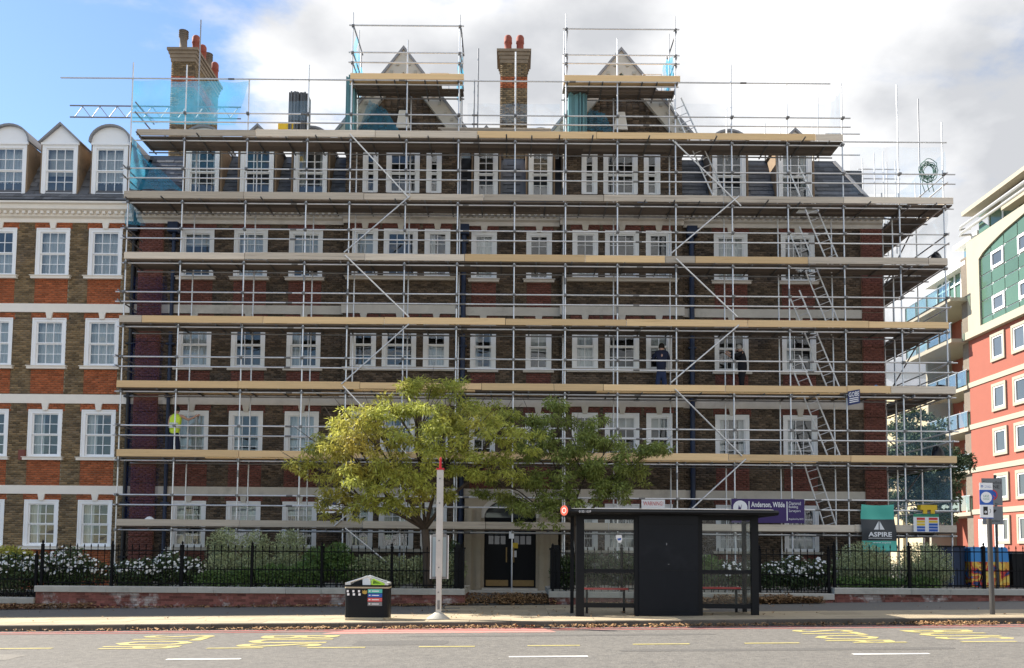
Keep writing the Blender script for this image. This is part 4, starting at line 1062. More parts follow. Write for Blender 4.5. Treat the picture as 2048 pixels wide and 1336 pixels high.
for a_, b_, t0, b0_, lb_ in ((508, 690, 200, 240, 'faint pale net between the left rails of the top deck'), (935, 1120, 206, 244, 'faint pale net before the central chimney on the top deck'), (1362, 1650, 206, 250, 'faint pale net along the right rails of the top deck'), (1700, 1880, 292, 388, 'faint pale net at the upper right corner above the sixth deck')):
    net('debris_net', [P(a_, b0_, YO+.06), P(b_, b0_+2, YO+.06), P(b_, t0+2, YO+.06), P(a_, t0, YO+.06)], 'net_faint', lb_, .04, 20, 8, seed=a_)
for px, pt, pb in ((1725, 318, 396), (1749, 306, 396), (1767, 303, 396), (1780, 318, 396), (1791, 322, 396)):
    x = XX(px, 33.4, 350); obj('upright_tube', MB().tube((x, 33.4+.3*(px % 3), DZ[5]), (x, 33.4+.3*(px % 3), ZZ(pt, 33.4, px)), TR, 7).mesh('upright_tube', M['tube']), sc)
for py in (338, 357): obj('guard_rail', MB().tube(P(1716, py, 33.5), P(1800, py+1, 33.5), TR, 7).mesh('guard_rail', M['tube']), sc)
for px, pt in ((1453, 215), (1530, 246), (1560, 256), (1625, 246), (1636, 174)):
    x = XX(px, YI, 255); obj('upright_tube', MB().tube((x, YI, DZ[6]-.2), (x, YI, ZZ(pt, YI, px)), TR, 7).mesh('upright_tube', M['tube']), sc)

# ---- things lying on the top deck
def sheets(px0, px1, pt, pb, n, mm, label):
    z0 = DZ[6]+.005; Y = 29.3; t = thing('sheet_stack', label, 'sheets', (XX((px0+px1)/2, Y, pb), Y, z0), 'roof sheets stood on the top deck')
    for k in range(n):
        x = XX(px0+(px1-px0)*(k+.5)/n, Y, 230); w = (px1-px0)/n/62*.9; zt = ZZ(pt+random.uniform(-2, 3), Y, px0)
        b = MB().box(x-w/2, x+w/2, Y-.25+random.uniform(-.05, .05), Y+.25, z0, zt); obj('sheet', b.mesh('sheet', M[mm]), t)
sheets(581, 618, 191, 256, 11, 'corrug', 'dark grey roof sheets stood on end beside the yellow loading gate')
sheets(693, 711, 160, 252, 6, 'corrug_t', 'teal roof sheets stood on end left of the left gable tower')
sheets(1136, 1173, 194, 262, 12, 'corrug_t', 'teal roof sheets stood on end left of the right gable tower')
t = thing('board_pile', 'pile of long grey scaffold boards lying in front of the central chimney', 'boards', (XX(995, 29.25, 262), 29.25, DZ[6]))
zz0 = DZ[6]+.002
for k in range(11):
    for r in range(2):
        a = XX(884+random.uniform(-8, 8), 29.2, 250); e = XX(1108+random.uniform(-14, 4), 29.2, 250); h = .052
        board(t, 'board', a, e, 28.98+r*.23, 29.205+r*.23, zz0+k*h, zz0+k*h+.046, M['old_wood'])
t = thing('loading_gate', 'yellow steel loading gate standing on the top deck at upper left', 'gate', (XX(573, 29.1, 260), 29.1, DZ[6]))
x0, x1 = XX(557, 29.1, 240), XX(592, 29.1, 240); z0 = DZ[6]+.005
obj('frame', MB().path([(x0, 29.1, z0), (x0, 29.1, z0+.72), (x1, 29.1, z0+.72), (x1, 29.1, z0)], .02, 6).mesh('frame', M['yellow_paint']), t)
obj('panel', MB().box(x0+.02, x1-.02, 29.06, 29.14, z0+.5, z0+.7).mesh('panel', M['yellow_paint']), t)
for px, tw, lb_ in ((860, 153, 'small grey wire barrier on the left gable tower deck'), (1285, 155, 'small grey wire barrier on the right gable tower deck')):
    Y = 29.2; z0 = tz(tw+12, px)+.02; x0, x1 = XX(px, Y, tw), XX(px+38, Y, tw)
    t = thing('deck_barrier', lb_, 'barrier', (x0, Y, z0), 'wire barriers on gable towers')
    obj('frame', MB().path([(x0, Y, z0), (x0, Y, z0+.62), (x1, Y, z0+.62), (x1, Y, z0)], .016, 6).mesh('frame', M['steel']), t)
    obj('mesh_bars', MB().tube((x0, Y, z0+.3), (x1, Y, z0+.3), .01, 5).tube(((x0+x1)/2, Y, z0), ((x0+x1)/2, Y, z0+.62), .01, 5).mesh('mesh_bars', M['steel']), t)
def lump(name, c, r, mm, label, cat, seed):
    rng = np.random.RandomState(seed); b = MB(); n, k = 12, 8; V = []
    for j in range(k+1):
        for i in range(n):
            th, ph = 2*math.pi*i/n, math.pi*j/k-.5*math.pi
            f = 1+.22*math.sin(th*3+seed)*math.cos(ph)+rng.uniform(-.12, .12)
            z = max(-.75, math.sin(ph)*(1 if ph < 0 else (1+.25*math.sin(th*2+seed))))
            V.append((c[0]+r[0]*math.cos(th)*math.cos(ph)*f, c[1]+r[1]*math.sin(th)*math.cos(ph)*f, c[2]+r[2]*(z+.75)))
    F = [(j*n+i, j*n+(i+1) % n, (j+1)*n+(i+1) % n, (j+1)*n+i) for j in range(k) for i in range(n)]
    return tag(obj(name, quads_mesh(name, V, F, M[mm])), label, cat)
def on_deck(px, n, Y): x = XX(px, Y, DECK[n][0]); return (x, Y, DZ[n]+.004)
lump('rubble_sack', on_deck(1872, 4, 29.0), (.20, .18, .30), 'sack', 'torn black sack on the fifth deck at the right end', 'sack', 1)
lump('rubble_sack', on_deck(1880, 2, 29.0), (.34, .25, .19), 'sack', 'flat black sack on the third deck at the right end', 'sack', 2)
lump('rubble_sack', on_deck(1873, 1, 29.0), (.20, .18, .30), 'sack', 'upright black sack on the second deck at the right end', 'sack', 3)
lump('rubble_sack', on_deck(1824, 5, 29.1), (.16, .14, .20), 'sack', 'small dark sack on the sixth deck at the right end', 'sack', 4)
lump('plastic_bag', on_deck(1751, 2, 28.9), (.22, .18, .17), 'blue_bag', 'crumpled blue plastic bag on the third deck near the corner pilaster', 'bag', 5)
lump('plastic_bag', on_deck(1285, 5, 28.9), (.16, .14, .19), 'blue_bag', 'small blue plastic bag on the sixth deck below the right gable', 'bag', 6)
lump('dust_cloth', on_deck(298, 0, 28.8), (.18, .12, .16), 'sign_white', 'white cloth lying on the lowest deck near the left end', 'cloth', 8)
b = MB(); rng = np.random.RandomState(3); c = P(1856, 342, YO+.08)
for k in range(9):
    cx, cz, rr, ph = c.x+rng.uniform(-.08, .08), c.z+rng.uniform(-.1, .1), rng.uniform(.16, .30), rng.uniform(0, 6)
    b.path([(cx+rr*math.cos(ph+t*.45)*rng.uniform(.9, 1.1), c.y+rng.uniform(-.05, .05), cz+rr*1.15*math.sin(ph+t*.45)) for t in range(15)], .012, 5)
for k in range(3): b.path([(c.x-.15+k*.13, c.y, c.z-.2), (c.x-.2+k*.16, c.y, c.z-.45), (c.x-.12+k*.15, c.y, c.z-.7)], .012, 5)
tag(obj('rope_coil', b.mesh('rope_coil', M['rope'], True)), 'tangled green rope coil hung at the upper right corner of the scaffold', 'rope')

# ================================================================== WORKERS
def skin(verts, edges, rad, sub=2):
    me = bpy.data.meshes.new('fig'); me.from_pydata(verts, edges, []); o = bpy.data.objects.new('tmp_fig', me); COL.objects.link(o)
    md_ = o.modifiers.new('s', 'SKIN'); md_.use_smooth_shade = True
    if not me.skin_vertices: me.skin_vertices.new()
    for i, r in enumerate(rad):
        me.skin_vertices[0].data[i].radius = (r, r) if not isinstance(r, tuple) else r
    me.skin_vertices[0].data[0].use_root = True
    s = o.modifiers.new('d', 'SUBSURF'); s.levels = sub; s.render_levels = sub
    bpy.context.view_layer.update()
    out = bpy.data.meshes.new_from_object(o.evaluated_get(bpy.context.evaluated_depsgraph_get())); bpy.data.objects.remove(o)
    out.materials.clear(); return out
def chain(groups):
    V, E, Rr, idx = [], [], [], {}
    for g in groups:
        prev = None
        for it in g:
            if isinstance(it, str): cur = idx[it]
            else:
                nm, p, r = it; V.append(p); Rr.append(r); cur = len(V)-1; idx[nm] = cur
            if prev is not None: E.append((prev, cur))
            prev = cur
    return V, E, Rr
def worker(loc, label, J, cloth_top, cloth_leg, hair, vest=False, facing=0.0):
    # J: hands and elbows (x right, y into the building, z up), torso lean
    t = thing('person', label, 'person', loc)
    L = Vector(loc); ln = J.get('lean', 0); q = Matrix.Rotation(facing, 3, 'Z')
    def pl(v): return tuple(q @ Vector(v))
    hip, ch, nk, hd = (0, 0, .93), (ln*.6, ln*.3, 1.30), (ln, ln*.5, 1.46), J.get('head', (ln*1.2, ln*.8+.03, 1.60))
    shL, shR = (ln-.17, ln*.45, 1.42), (ln+.17, ln*.45, 1.42)
    def fingers(h, e, tag_):
        h, e = Vector(h), Vector(e); d = (h-e).normalized(); s = d.cross(Vector((0, 1, .2))).normalized(); g = []
        g.append([tag_, (tag_+'p', tuple(h+d*.07), (.034, .018))])
        for k, (o_, l) in enumerate(((-.028, .06), (-.01, .075), (.01, .07), (.027, .055))):
            b0 = h+d*.09+s*o_; g.append([tag_+'p', (tag_+'f%d' % k, tuple(b0), .009), (tag_+'g%d' % k, tuple(b0+d*l*.6), .009), (tag_+'h%d' % k, tuple(b0+d*l+Vector((0, .012, -.012))), .008)])
        g.append([tag_, (tag_+'t0', tuple(h+d*.03+s*.04), .010), (tag_+'t1', tuple(h+d*.07+s*.06), .009)])
        return g
    groups = [[('hip', hip, .13), ('ch', ch, .125), ('nk', nk, .055), ('hd', hd, (.085, .095)), ('tp', (hd[0], hd[1], hd[2]+.12), .06)],
              ['ch', ('sl', shL, .06), ('el', J['el'], .045), ('hl', J['hl'], .03)], ['ch', ('sr', shR, .06), ('er', J['er'], .045), ('hr', J['hr'], .03)],
              ['hip', ('kl', (-.11, .02, .50), .062), ('al', (-.12, -.01, .10), .042), ('fl', (-.13, .13, .04), .038)], ['hip', ('kr', (.11, .03, .50), .062), ('ar', (.13, -.01, .10), .042), ('fr', (.14, .13, .04), .038)]]
    groups += fingers(J['hl'], J['el'], 'hl') + fingers(J['hr'], J['er'], 'hr')
    V, E, Rr = chain(groups); me = skin([pl(v) for v in V], E, Rr); me.materials.append(M['skin']); obj('body', me, t, L)
    g = [[('hip', (hip[0], hip[1], .74), .175), ('ws', (hip[0], hip[1], 1.02), .165), ('ch', ch, .165), ('nk', (nk[0], nk[1], nk[2]-.04), .08)], ['ch', ('sl', shL, .085)] + ([('el', J['el'], .066)] if not vest else []), ['ch', ('sr', shR, .085)] + ([('er', J['er'], .066)] if not vest else [])]
    if not vest:
        g[1].append(('hl', tuple(Vector(J['el']).lerp(Vector(J['hl']), .85)), .045)); g[2].append(('hr', tuple(Vector(J['er']).lerp(Vector(J['hr']), .85)), .045))
    V, E, Rr = chain(g); me = skin([pl(v) for v in V], E, Rr); me.materials.append(M[cloth_top]); top = obj('vest' if vest else 'jacket', me, t, L)
    V, E, Rr = chain([[('hip', (0, 0, .98), .15), ('hp', (0, 0, .88), .155), ('kl', (-.11, .02, .50), .088), ('al', (-.12, -.01, .10), .068)], ['hp', ('kr', (.11, .03, .50), .088), ('ar', (.13, -.01, .10), .068)]])
    me = skin([pl(v) for v in V], E, Rr); me.materials.append(M[cloth_leg]); obj('trousers', me, t, L)
    b = MB(); n = 12
    hv = [(1.0, -.02), (1.04, .04), (.95, .09), (.7, .13), (.3, .15)]
    c = Vector(pl(hd)); b.lathe(c.x, c.y-.012, [(.098*r, c.z+z) for r, z in hv], n); obj('hair', b.mesh('hair', M[hair], True), t, L)
    for s in (-1, 1):
        e = Vector(pl((hd[0]+s*.088, hd[1], hd[2]))); obj('ear', MB().lathe(e.x, e.y, [(.008, e.z-.03), (.018, e.z), (.012, e.z+.03)], 8).mesh('ear', M['skin'], True), t, L)
    fc = Vector(pl((hd[0], hd[1]+.098, hd[2]-.02))); obj('nose', MB().lathe(fc.x, fc.y, [(.016, fc.z-.02), (.012, fc.z), (.006, fc.z+.03)], 6).mesh('nose', M['skin'], True), t, L)
    for s in (-1, 1):
        e = Vector(pl((hd[0]+s*.035, hd[1]+.092, hd[2]+.02))); obj('eye', MB().lathe(e.x, e.y, [(.006, e.z-.008), (.011, e.z), (.006, e.z+.008)], 6).mesh('eye', M['hair'], True), t, L)
    e = Vector(pl((hd[0], hd[1]+.094, hd[2]-.06))); obj('mouth', MB().box(e.x-.022, e.x+.022, e.y-.004, e.y+.004, e.z-.006, e.z+.006).mesh('mouth', M['sign_red']), t, L)
    if vest:
        for z in (1.0, 1.12): obj('reflective_band', MB().lathe(0, 0, [(.183, z), (.186, z+.002), (.186, z+.05), (.183, z+.052)], 20).mesh('reflective_band', M['reflect']), top, L)
x = XX(349, 29.30, 870)
worker((x, 29.30, DZ[1]+.004), 'worker in yellow hi-vis vest reaching to the window on the second deck', {'el': (-.24, .12, 1.14), 'hl': (-.10, .24, 1.08), 'er': (.40, .10, 1.30), 'hr': (.62, .14, 1.42), 'lean': .03}, 'hivis', 'navy_cloth', 'hair', True)
x = XX(1322, 29.35, 730)
worker((x, 29.32, DZ[2]+.004), 'worker in dark jacket facing the right bay window on the third deck', {'el': (-.27, .12, 1.18), 'hl': (-.18, .30, 1.22), 'er': (.27, .14, 1.20), 'hr': (.20, .32, 1.34), 'lean': .02}, 'navy_cloth', 'jeans', 'hair')
x = XX(1484, 29.35, 730)
worker((x, 29.32, DZ[2]+.004), 'grey haired worker in black turned sideways at a window on the third deck', {'el': (-.22, .20, 1.30), 'hl': (-.14, .40, 1.42), 'er': (.24, .22, 1.28), 'hr': (.14, .42, 1.40), 'lean': .0, 'head': (0, .10, 1.58)}, 'dark_cloth', 'dark_cloth', 'hair_grey', False, R(75))

# ================================================================== GARDEN WALL AND RAILINGS
WY = 25.3
def wall_section(pa, pb, ztop, label, rb=True, x0=None, x1=None, single=100):
    x0 = XX(pa, WY, 1180) if x0 is None else x0; x1 = XX(pb, WY, 1180) if x1 is None else x1
    t = thing('garden_wall', label, 'wall', ((x0+x1)/2, WY, G(x0)), 'low front garden walls')
    zb = min(G(x0), G(x1))-.08; zc = ztop-.165
    obj('wall_core', MB().box(x0+.01, x1-.01, WY+.03, WY+.33, zb, zc).mesh('wall_core', M['mortar_r']), t)
    if zc-zb > .15:
        rs = courses(x0+.01, x1-.01, zb, zc, [], 'red').get('red', [])
        rs = [r for r in rs if r[3] > G((r[0]+r[1])/2)]; rs.sort(key=lambda r: -r[3])
        for r in rs[:single]: brick_single(t, r, WY+.03, M['red_w'])
        bricks_joined('brickwork', t, rs[single:], facade_tf(WY+.03), M['red_w'])
    n = max(1, round((x1-x0)/1.0)); w = (x1-x0)/n
    b = MB(); c = .02
    b.extr([(0, 0, 0), (0, .44, 0), (0, .44, .15), (0, .40, .165), (0, c, .165), (0, 0, .145)], (w-.006, 0, 0)); cm = b.mesh('coping_stone', M['coping'])
    for k in range(n): obj('coping_stone', cm, t, (x0+k*w, WY-.05+random.uniform(-.004, .004), zc+random.uniform(-.003, .003)))
    return x0, x1
_fm = {}
def fence(x0, x1, zc, zt, label, posts=2.05):
    t = thing('iron_railing', label, 'railing', ((x0+x1)/2, WY+.17, zc), 'black railings on the garden wall')
    y = WY+.17
    def bar(h, spear):
        k = ('bar', round(h, 2), spear)
        if k not in _fm:
            b = MB().tube((0, 0, 0), (0, 0, h-.10 if spear else h), .0105, 6)
            if spear: b.lathe(0, 0, [(.010, h-.115), (.022, h-.085), (.012, h-.03), (.002, h)], 6)
            else: b.lathe(0, 0, [(.010, h-.001), (.016, h+.02), (.002, h+.06)], 6)
            _fm[k] = b.mesh('railing_bar', M['iron'])
        return _fm[k]
    h = zt-zc
    n = int((x1-x0)/.195)
    for k in range(n+1):
        x = x0+.06+(x1-x0-.12)*k/n
        obj('railing_bar', bar(h, True), t, (x, y, zc+.001))
        if k < n: obj('dog_bar', bar(h*.38, False), t, (x+(x1-x0-.12)/n/2, y, zc+.06))
    for z in (zc+.07, zc+h*.40, zt-.20): obj('cross_rail', MB().box(x0, x1, y-.012, y+.012, z, z+.03).mesh('cross_rail', M['iron']), t)
    m = max(1, round((x1-x0)/posts))
    for k in range(m+1):
        x = x0+.05+(x1-x0-.1)*k/m; ph = h-.06
        b = MB().box(x-.035, x+.035, y-.035, y+.035, zc+.001, zc+ph).lathe(x, y, [(.05, zc+ph), (.055, zc+ph+.03), (.02, zc+ph+.05), (.035, zc+ph+.08), (.03, zc+ph+.11), (.004, zc+ph+.15)], 8)
        b.tube((x, y+.03, zc+.55), (x+.02, y+.38, zc+.0), .014, 5); obj('railing_post', b.mesh('railing_post', M['iron']), t)
ZB, ZC_, ZD, ZA = .47, .42, .58, .14
a0, a1 = wall_section(-60, 70, ZA, 'lowest grey kerb wall at the far left edge', x0=-17.2)
b0, b1 = wall_section(70, 930, ZB, 'long brick garden wall left of the doorway path', single=200)
c0, c1 = wall_section(1098, 1668, ZC_, 'garden wall behind the bus shelter right of the doorway path')
d0, d1 = wall_section(1668, 2130, ZD, 'raised garden wall at the far right')
fence(a0, a1-.03, ZA, 1.36, 'lower black railing at the far left edge')
fence(b0+.03, b1-.06, ZB, 1.66, 'long black railing left of the doorway path')
fence(c0+.06, c1-.03, ZC_, 1.68, 'black railing behind the bus shelter')
fence(d0+.03, d1, ZD, 1.80, 'black railing around the two grey green bushes at right')
# wall returns beside the doorway path
for s, x, lb_ in ((-1, b1, 'left'), (1, c0, 'right')):
    t = thing('path_wall', 'short wall return with dark gate railing on the %s of the doorway path' % lb_, 'wall', (x, 27, .1), 'wall returns at the doorway path')
    xa, xb = (x-.42, x) if s < 0 else (x, x+.42)
    obj('wall_core', MB().box(xa+.05, xb-.05, WY+.40, 28.2, 0, .30).mesh('wall_core', M['red_w']), t)
    for k in range(3): obj('coping_stone', MB().box(xa, xb, WY+.40+k*.83, WY+.40+k*.83+.82, .301, .455).mesh('coping_stone', M['coping']), t)
    xr = (xa+xb)/2
    for k in range(14): obj('railing_bar', MB().tube((xr, WY+.5+k*.19, .45), (xr, WY+.5+k*.19, 1.6), .0105, 6).mesh('railing_bar', M['iron']), t)
    for z in (.55, 1.42): obj('cross_rail', MB().box(xr-.012, xr+.012, WY+.45, 28.1, z, z+.03).mesh('cross_rail', M['iron']), t)
    obj('gate_post', MB().box(xr-.14, xr+.14, 25.95, 26.25, .456, 1.58).box(xr-.17, xr+.17, 25.92, 26.28, 1.581, 1.63).box(xr-.11, xr+.11, 25.98, 26.22, 1.631, 1.72).mesh('gate_post', M['black']), t)

# ================================================================== PLANTS
def leaves(name, parent, clumps, L, W, m, droop=.3, seed=0, shell=.45, flat=.0):
    rng = np.random.RandomState(seed); Vs = []
    for (c, r, n) in clumps:
        d = rng.normal(size=(n, 3)); d /= np.linalg.norm(d, axis=1)[:, None]
        q = rng.uniform(0, 1, n)**shell
        p = np.array(c)+d*q[:, None]*np.array(r)
        dr = d*.7+rng.normal(size=(n, 3))*.55; dr[:, 2] = dr[:, 2]*(1-flat)-droop; dr /= np.linalg.norm(dr, axis=1)[:, None]
        sd = np.cross(dr, rng.normal(size=(n, 3))); sd /= np.linalg.norm(sd, axis=1)[:, None]
        l = L*rng.uniform(.65, 1.35, n)[:, None]; w = W*rng.uniform(.7, 1.3, n)[:, None]
        Vs.append(np.stack([p, p+dr*l*.45+sd*w/2, p+dr*l, p+dr*l*.45-sd*w/2], 1))
    V = np.concatenate(Vs); n = len(V); F = np.arange(n*4).reshape(-1, 4)
    return obj(name, quads_mesh(name, V, F, m), parent)
def blossoms(parent, clumps, r, m, seed):
    rng = np.random.RandomState(seed); V, F = [], []; k = 0
    for c, rad, n in clumps:
        for _ in range(n):
            d = rng.normal(size=3); d[1] = -abs(d[1]); d[2] = abs(d[2])*.9; d /= np.linalg.norm(d); p = np.array(c)+d*np.array(rad)*rng.uniform(.85, 1.12)
            nn = d*.5+rng.normal(size=3)*.35+np.array([0, -.2, .6]); nn /= np.linalg.norm(nn); u = np.cross(nn, [.3, .9, .1]); u /= np.linalg.norm(u); w = np.cross(nn, u); rr = r*rng.uniform(.7, 1.3)
            for j in range(6):
                a = math.pi*j/3; V.append(p+(u*math.cos(a)+w*math.sin(a))*rr+nn*(.25*rr if j % 2 else -.1*rr))
            V.append(p+nn*.3*rr)
            F += [(k+j, k+(j+1) % 6, k+6, k+6) for j in range(6)]; k += 7
    F3 = np.array(F)[:, :3]
    o = obj('blossom', quads_mesh('blossom', np.array(V), F3, m), parent); o['kind'] = 'stuff'; return o
def shrub(name, label, cat, pts, m, L=.085, W=.045, seed=0, flowers=None, dens=1.0, group=None, Y=None, droop=.1):
    # pts: (px, py, rx_px, ry_px, Y)
    cl = []
    for (px, py, rx, ry, Y_) in pts:
        c = P(px, py, Y_); s = Y_/FPX
        cl.append((tuple(c), (rx*s, min(.55, rx*s*.8), ry*s), int(dens*(rx*ry)*1.7)+80))
    base = cl[0][0]; t = thing(name, label, cat, (base[0], base[1], .06), group)
    leaves('foliage', t, cl, L, W, m, droop, seed)
    b = MB()
    for c, r, n in cl:
        for k in range(3): b.path([(c[0]+random.uniform(-.1, .1), c[1]+random.uniform(-.05, .05), .05), (c[0]+random.uniform(-.5, .5)*r[0], c[1], c[2]*.55), (c[0]+random.uniform(-.7, .7)*r[0], c[1], c[2]+r[2]*.4)], [.018, .012, .005], 5)
    obj('stem', b.mesh('stem', M['bark']), t)
    if flowers: blossoms(t, [(c, r, int(flowers*n*.5)) for c, r, n in cl], .045, M['petal'], seed)
    return t
GY = 26.35
shrub('flower_bush', 'white flowering bush behind the far left low railing', 'flowers', [(30, 1145, 60, 38, GY), (90, 1140, 45, 34, GY)], M['leaf_dark'], seed=1, flowers=.065, dens=.8, group='white flowering bushes')
shrub('flower_bush', 'tall white flowering bush below the leftmost ground floor windows', 'flowers', [(140, 1130, 40, 36, GY), (170, 1145, 46, 30, GY), (120, 1150, 40, 26, GY)], M['leaf_dark'], seed=2, flowers=.065, dens=.8, group='white flowering bushes')
shrub('flower_bush', 'white flowering bush in front of the red corner pilaster', 'flowers', [(262, 1150, 45, 30, GY), (300, 1148, 36, 34, GY)], M['leaf_dark'], seed=3, flowers=.055, dens=.8, group='white flowering bushes')
shrub('flower_bush', 'white flowering bush left of the tall grey green shrub', 'flowers', [(340, 1138, 34, 36, GY), (382, 1145, 34, 32, GY)], M['leaf_dark'], seed=4, flowers=.06, dens=.8, group='white flowering bushes')
shrub('yellow_shrub', 'yellow green shrub at the far left edge behind white flowers', 'shrub', [(15, 1112, 34, 20, 27.2), (50, 1115, 20, 14, 27.2)], M['leaf_y'], seed=5)
shrub('tall_shrub', 'tall grey green leafy shrub topped by pale tips left of the litter bin', 'shrub', [(448, 1095, 34, 40, 26.9), (450, 1140, 44, 34, 26.6)], M['leaf_grey'], seed=6, L=.085, W=.03, droop=-.15, group='tall grey green shrubs')
shrub('tall_shrub', 'middle grey green shrub with pale tips behind the long railing', 'shrub', [(512, 1098, 32, 36, 26.9), (508, 1140, 40, 32, 26.6)], M['leaf_grey'], seed=7, L=.085, W=.03, droop=-.15, group='tall grey green shrubs')
shrub('tall_shrub', 'grey green shrub with pale tips nearest the bright green hedge', 'shrub', [(580, 1096, 34, 36, 26.9), (572, 1140, 40, 32, 26.6)], M['leaf_grey'], seed=8, L=.085, W=.03, droop=-.15, group='tall grey green shrubs')
shrub('low_hedge', 'dark green hedge at the foot of the tall shrubs', 'hedge', [(430, 1158, 40, 18, 26.1), (490, 1156, 40, 20, 26.1), (550, 1152, 42, 24, 26.1), (610, 1150, 38, 26, 26.1)], M['leaf_mid'], seed=9)
shrub('green_hedge', 'bright green mounded hedge behind the litter bin', 'hedge', [(640, 1128, 36, 36, 26.5), (675, 1120, 32, 34, 26.5), (700, 1140, 40, 28, 26.5)], M['leaf_mid'], seed=10)
shrub('clipped_hedge', 'olive clipped hedge between litter bin and doorway path', 'hedge', [(735, 1142, 40, 32, 26.4), (790, 1142, 40, 32, 26.4), (845, 1142, 40, 32, 26.4), (898, 1140, 36, 36, 26.4)], M['leaf_grey'], seed=11, L=.075, W=.045, dens=1.0)
shrub('climber', 'dark leafy climber beside the left gate railing', 'shrub', [(905, 1120, 18, 40, 27.2)], M['leaf_dark'], seed=12)
shrub('clipped_hedge', 'dark green hedge right of the doorway path behind the shelter', 'hedge', [(1130, 1145, 30, 34, 26.4), (1180, 1140, 40, 36, 26.4), (1235, 1138, 40, 34, 26.4), (1290, 1140, 40, 34, 26.4)], M['leaf_dark'], seed=13)
shrub('green_hedge', 'green hedge seen behind the black shelter panel', 'hedge', [(1350, 1145, 40, 34, 26.4), (1415, 1142, 36, 32, 26.4)], M['leaf_mid'], seed=14)
shrub('flower_bush', 'white flowering bush seen through the right shelter glass', 'flowers', [(1460, 1150, 40, 28, GY), (1500, 1150, 30, 28, GY)], M['leaf_dark'], seed=15, flowers=.05, dens=.8, group='white flowering bushes')
shrub('flower_bush', 'white flowering bush just right of the bus shelter', 'flowers', [(1545, 1152, 36, 26, GY), (1585, 1145, 34, 34, GY)], M['leaf_dark'], seed=16, flowers=.06, dens=.8, group='white flowering bushes')
shrub('flower_bush', 'white flowering bush next to the left grey green bush', 'flowers', [(1630, 1148, 34, 30, GY), (1600, 1160, 36, 18, GY)], M['leaf_dark'], seed=17, flowers=.05, dens=.8, group='white flowering bushes')
shrub('round_bush', 'large round grey green bush below the teal banner', 'shrub', [(1725, 1128, 60, 44, 26.5), (1700, 1145, 40, 30, 26.3), (1755, 1145, 40, 30, 26.3)], M['leaf_grey'], seed=18, L=.06, W=.03, dens=1.2, droop=-.1)
shrub('round_bush', 'large round grey green bush below the safety notice board', 'shrub', [(1848, 1130, 56, 46, 26.5), (1825, 1148, 40, 28, 26.3), (1870, 1148, 36, 28, 26.3)], M['leaf_grey'], seed=19, L=.06, W=.03, dens=1.2, droop=-.1)
shrub('low_hedge', 'low green plants at the foot of the round bushes', 'hedge', [(1700, 1165, 40, 12, 25.95), (1770, 1165, 40, 12, 25.95), (1840, 1165, 40, 12, 25.95)], M['leaf_mid'], seed=20)

def tree(name, label, base, clumps, m, L, W, trunk_r, fork, seed, droop=.55, dens=1.0, limb=.06):
    rng = random.Random(seed); t = thing(name, label, 'tree', base)
    B = Vector(base); Fk = Vector(fork)
    tr = MB().path([B, B.lerp(Fk, .35)+Vector((rng.uniform(-.04, .04), 0, 0)), B.lerp(Fk, .7)+Vector((rng.uniform(-.05, .05), 0, 0)), Fk], [trunk_r*1.25, trunk_r, trunk_r*.92, trunk_r*.85], 10)
    obj('trunk', tr.mesh('trunk', M['bark'], True), t)
    # main limbs gather neighbouring clumps
    cs = [Vector(c) for c, r, n in clumps]
    b = MB()
    k = max(3, len(cs)//6); hubs = []
    order = sorted(range(len(cs)), key=lambda i: math.atan2(cs[i].z-Fk.z, cs[i].x-Fk.x))
    for g in range(k):
        ids = order[g*len(cs)//k:(g+1)*len(cs)//k]
        hub = sum((cs[i] for i in ids), Vector())/len(ids); hub = Fk.lerp(hub, .62)
        mid = Fk.lerp(hub, .5)+Vector((rng.uniform(-.15, .15), rng.uniform(-.15, .15), .12))
        b.path([Fk, mid, hub], [limb, limb*.75, limb*.5], 7)
        for i in ids:
            c = cs[i]; m2 = hub.lerp(c, .5)+Vector((rng.uniform(-.12, .12), rng.uniform(-.12, .12), .10)); b.path([hub, m2, c, c+(c-hub)*.35], [limb*.45, limb*.3, limb*.2, .004], 5)
            for _ in range(3):
                e = c+Vector((rng.uniform(-.5, .5), rng.uniform(-.4, .4), rng.uniform(-.1, .3))); b.path([m2, m2.lerp(e, .5)+Vector((0, 0, .05)), e], [limb*.2, limb*.13, .003], 4)
    obj('limbs', b.mesh('limbs', M['bark'], True), t)
    # foliage: each clump is several loose sprays
    cl = []
    for c, r, n in clumps:
        for _ in range(7):
            o = Vector((rng.gauss(0, .5)*r[0], rng.gauss(0, .5)*r[1], rng.gauss(0, .42)*r[2]))
            cl.append((tuple(Vector(c)+o), (r[0]*.48, r[1]*.48, r[2]*.30), int(n*dens/7)))
    leaves('crown', t, cl, L, W, m, droop, seed, shell=.6)
    return t
def clp(lst, m=1.0, n=800):
    out = []
    for px, py, r, Y in lst:
        c = P(px, py, Y); s = Y/FPX; out.append((tuple(c), (r*s*1.05, r*s*.95, r*s*.80), int(n*(r/40)**2)))
    return out
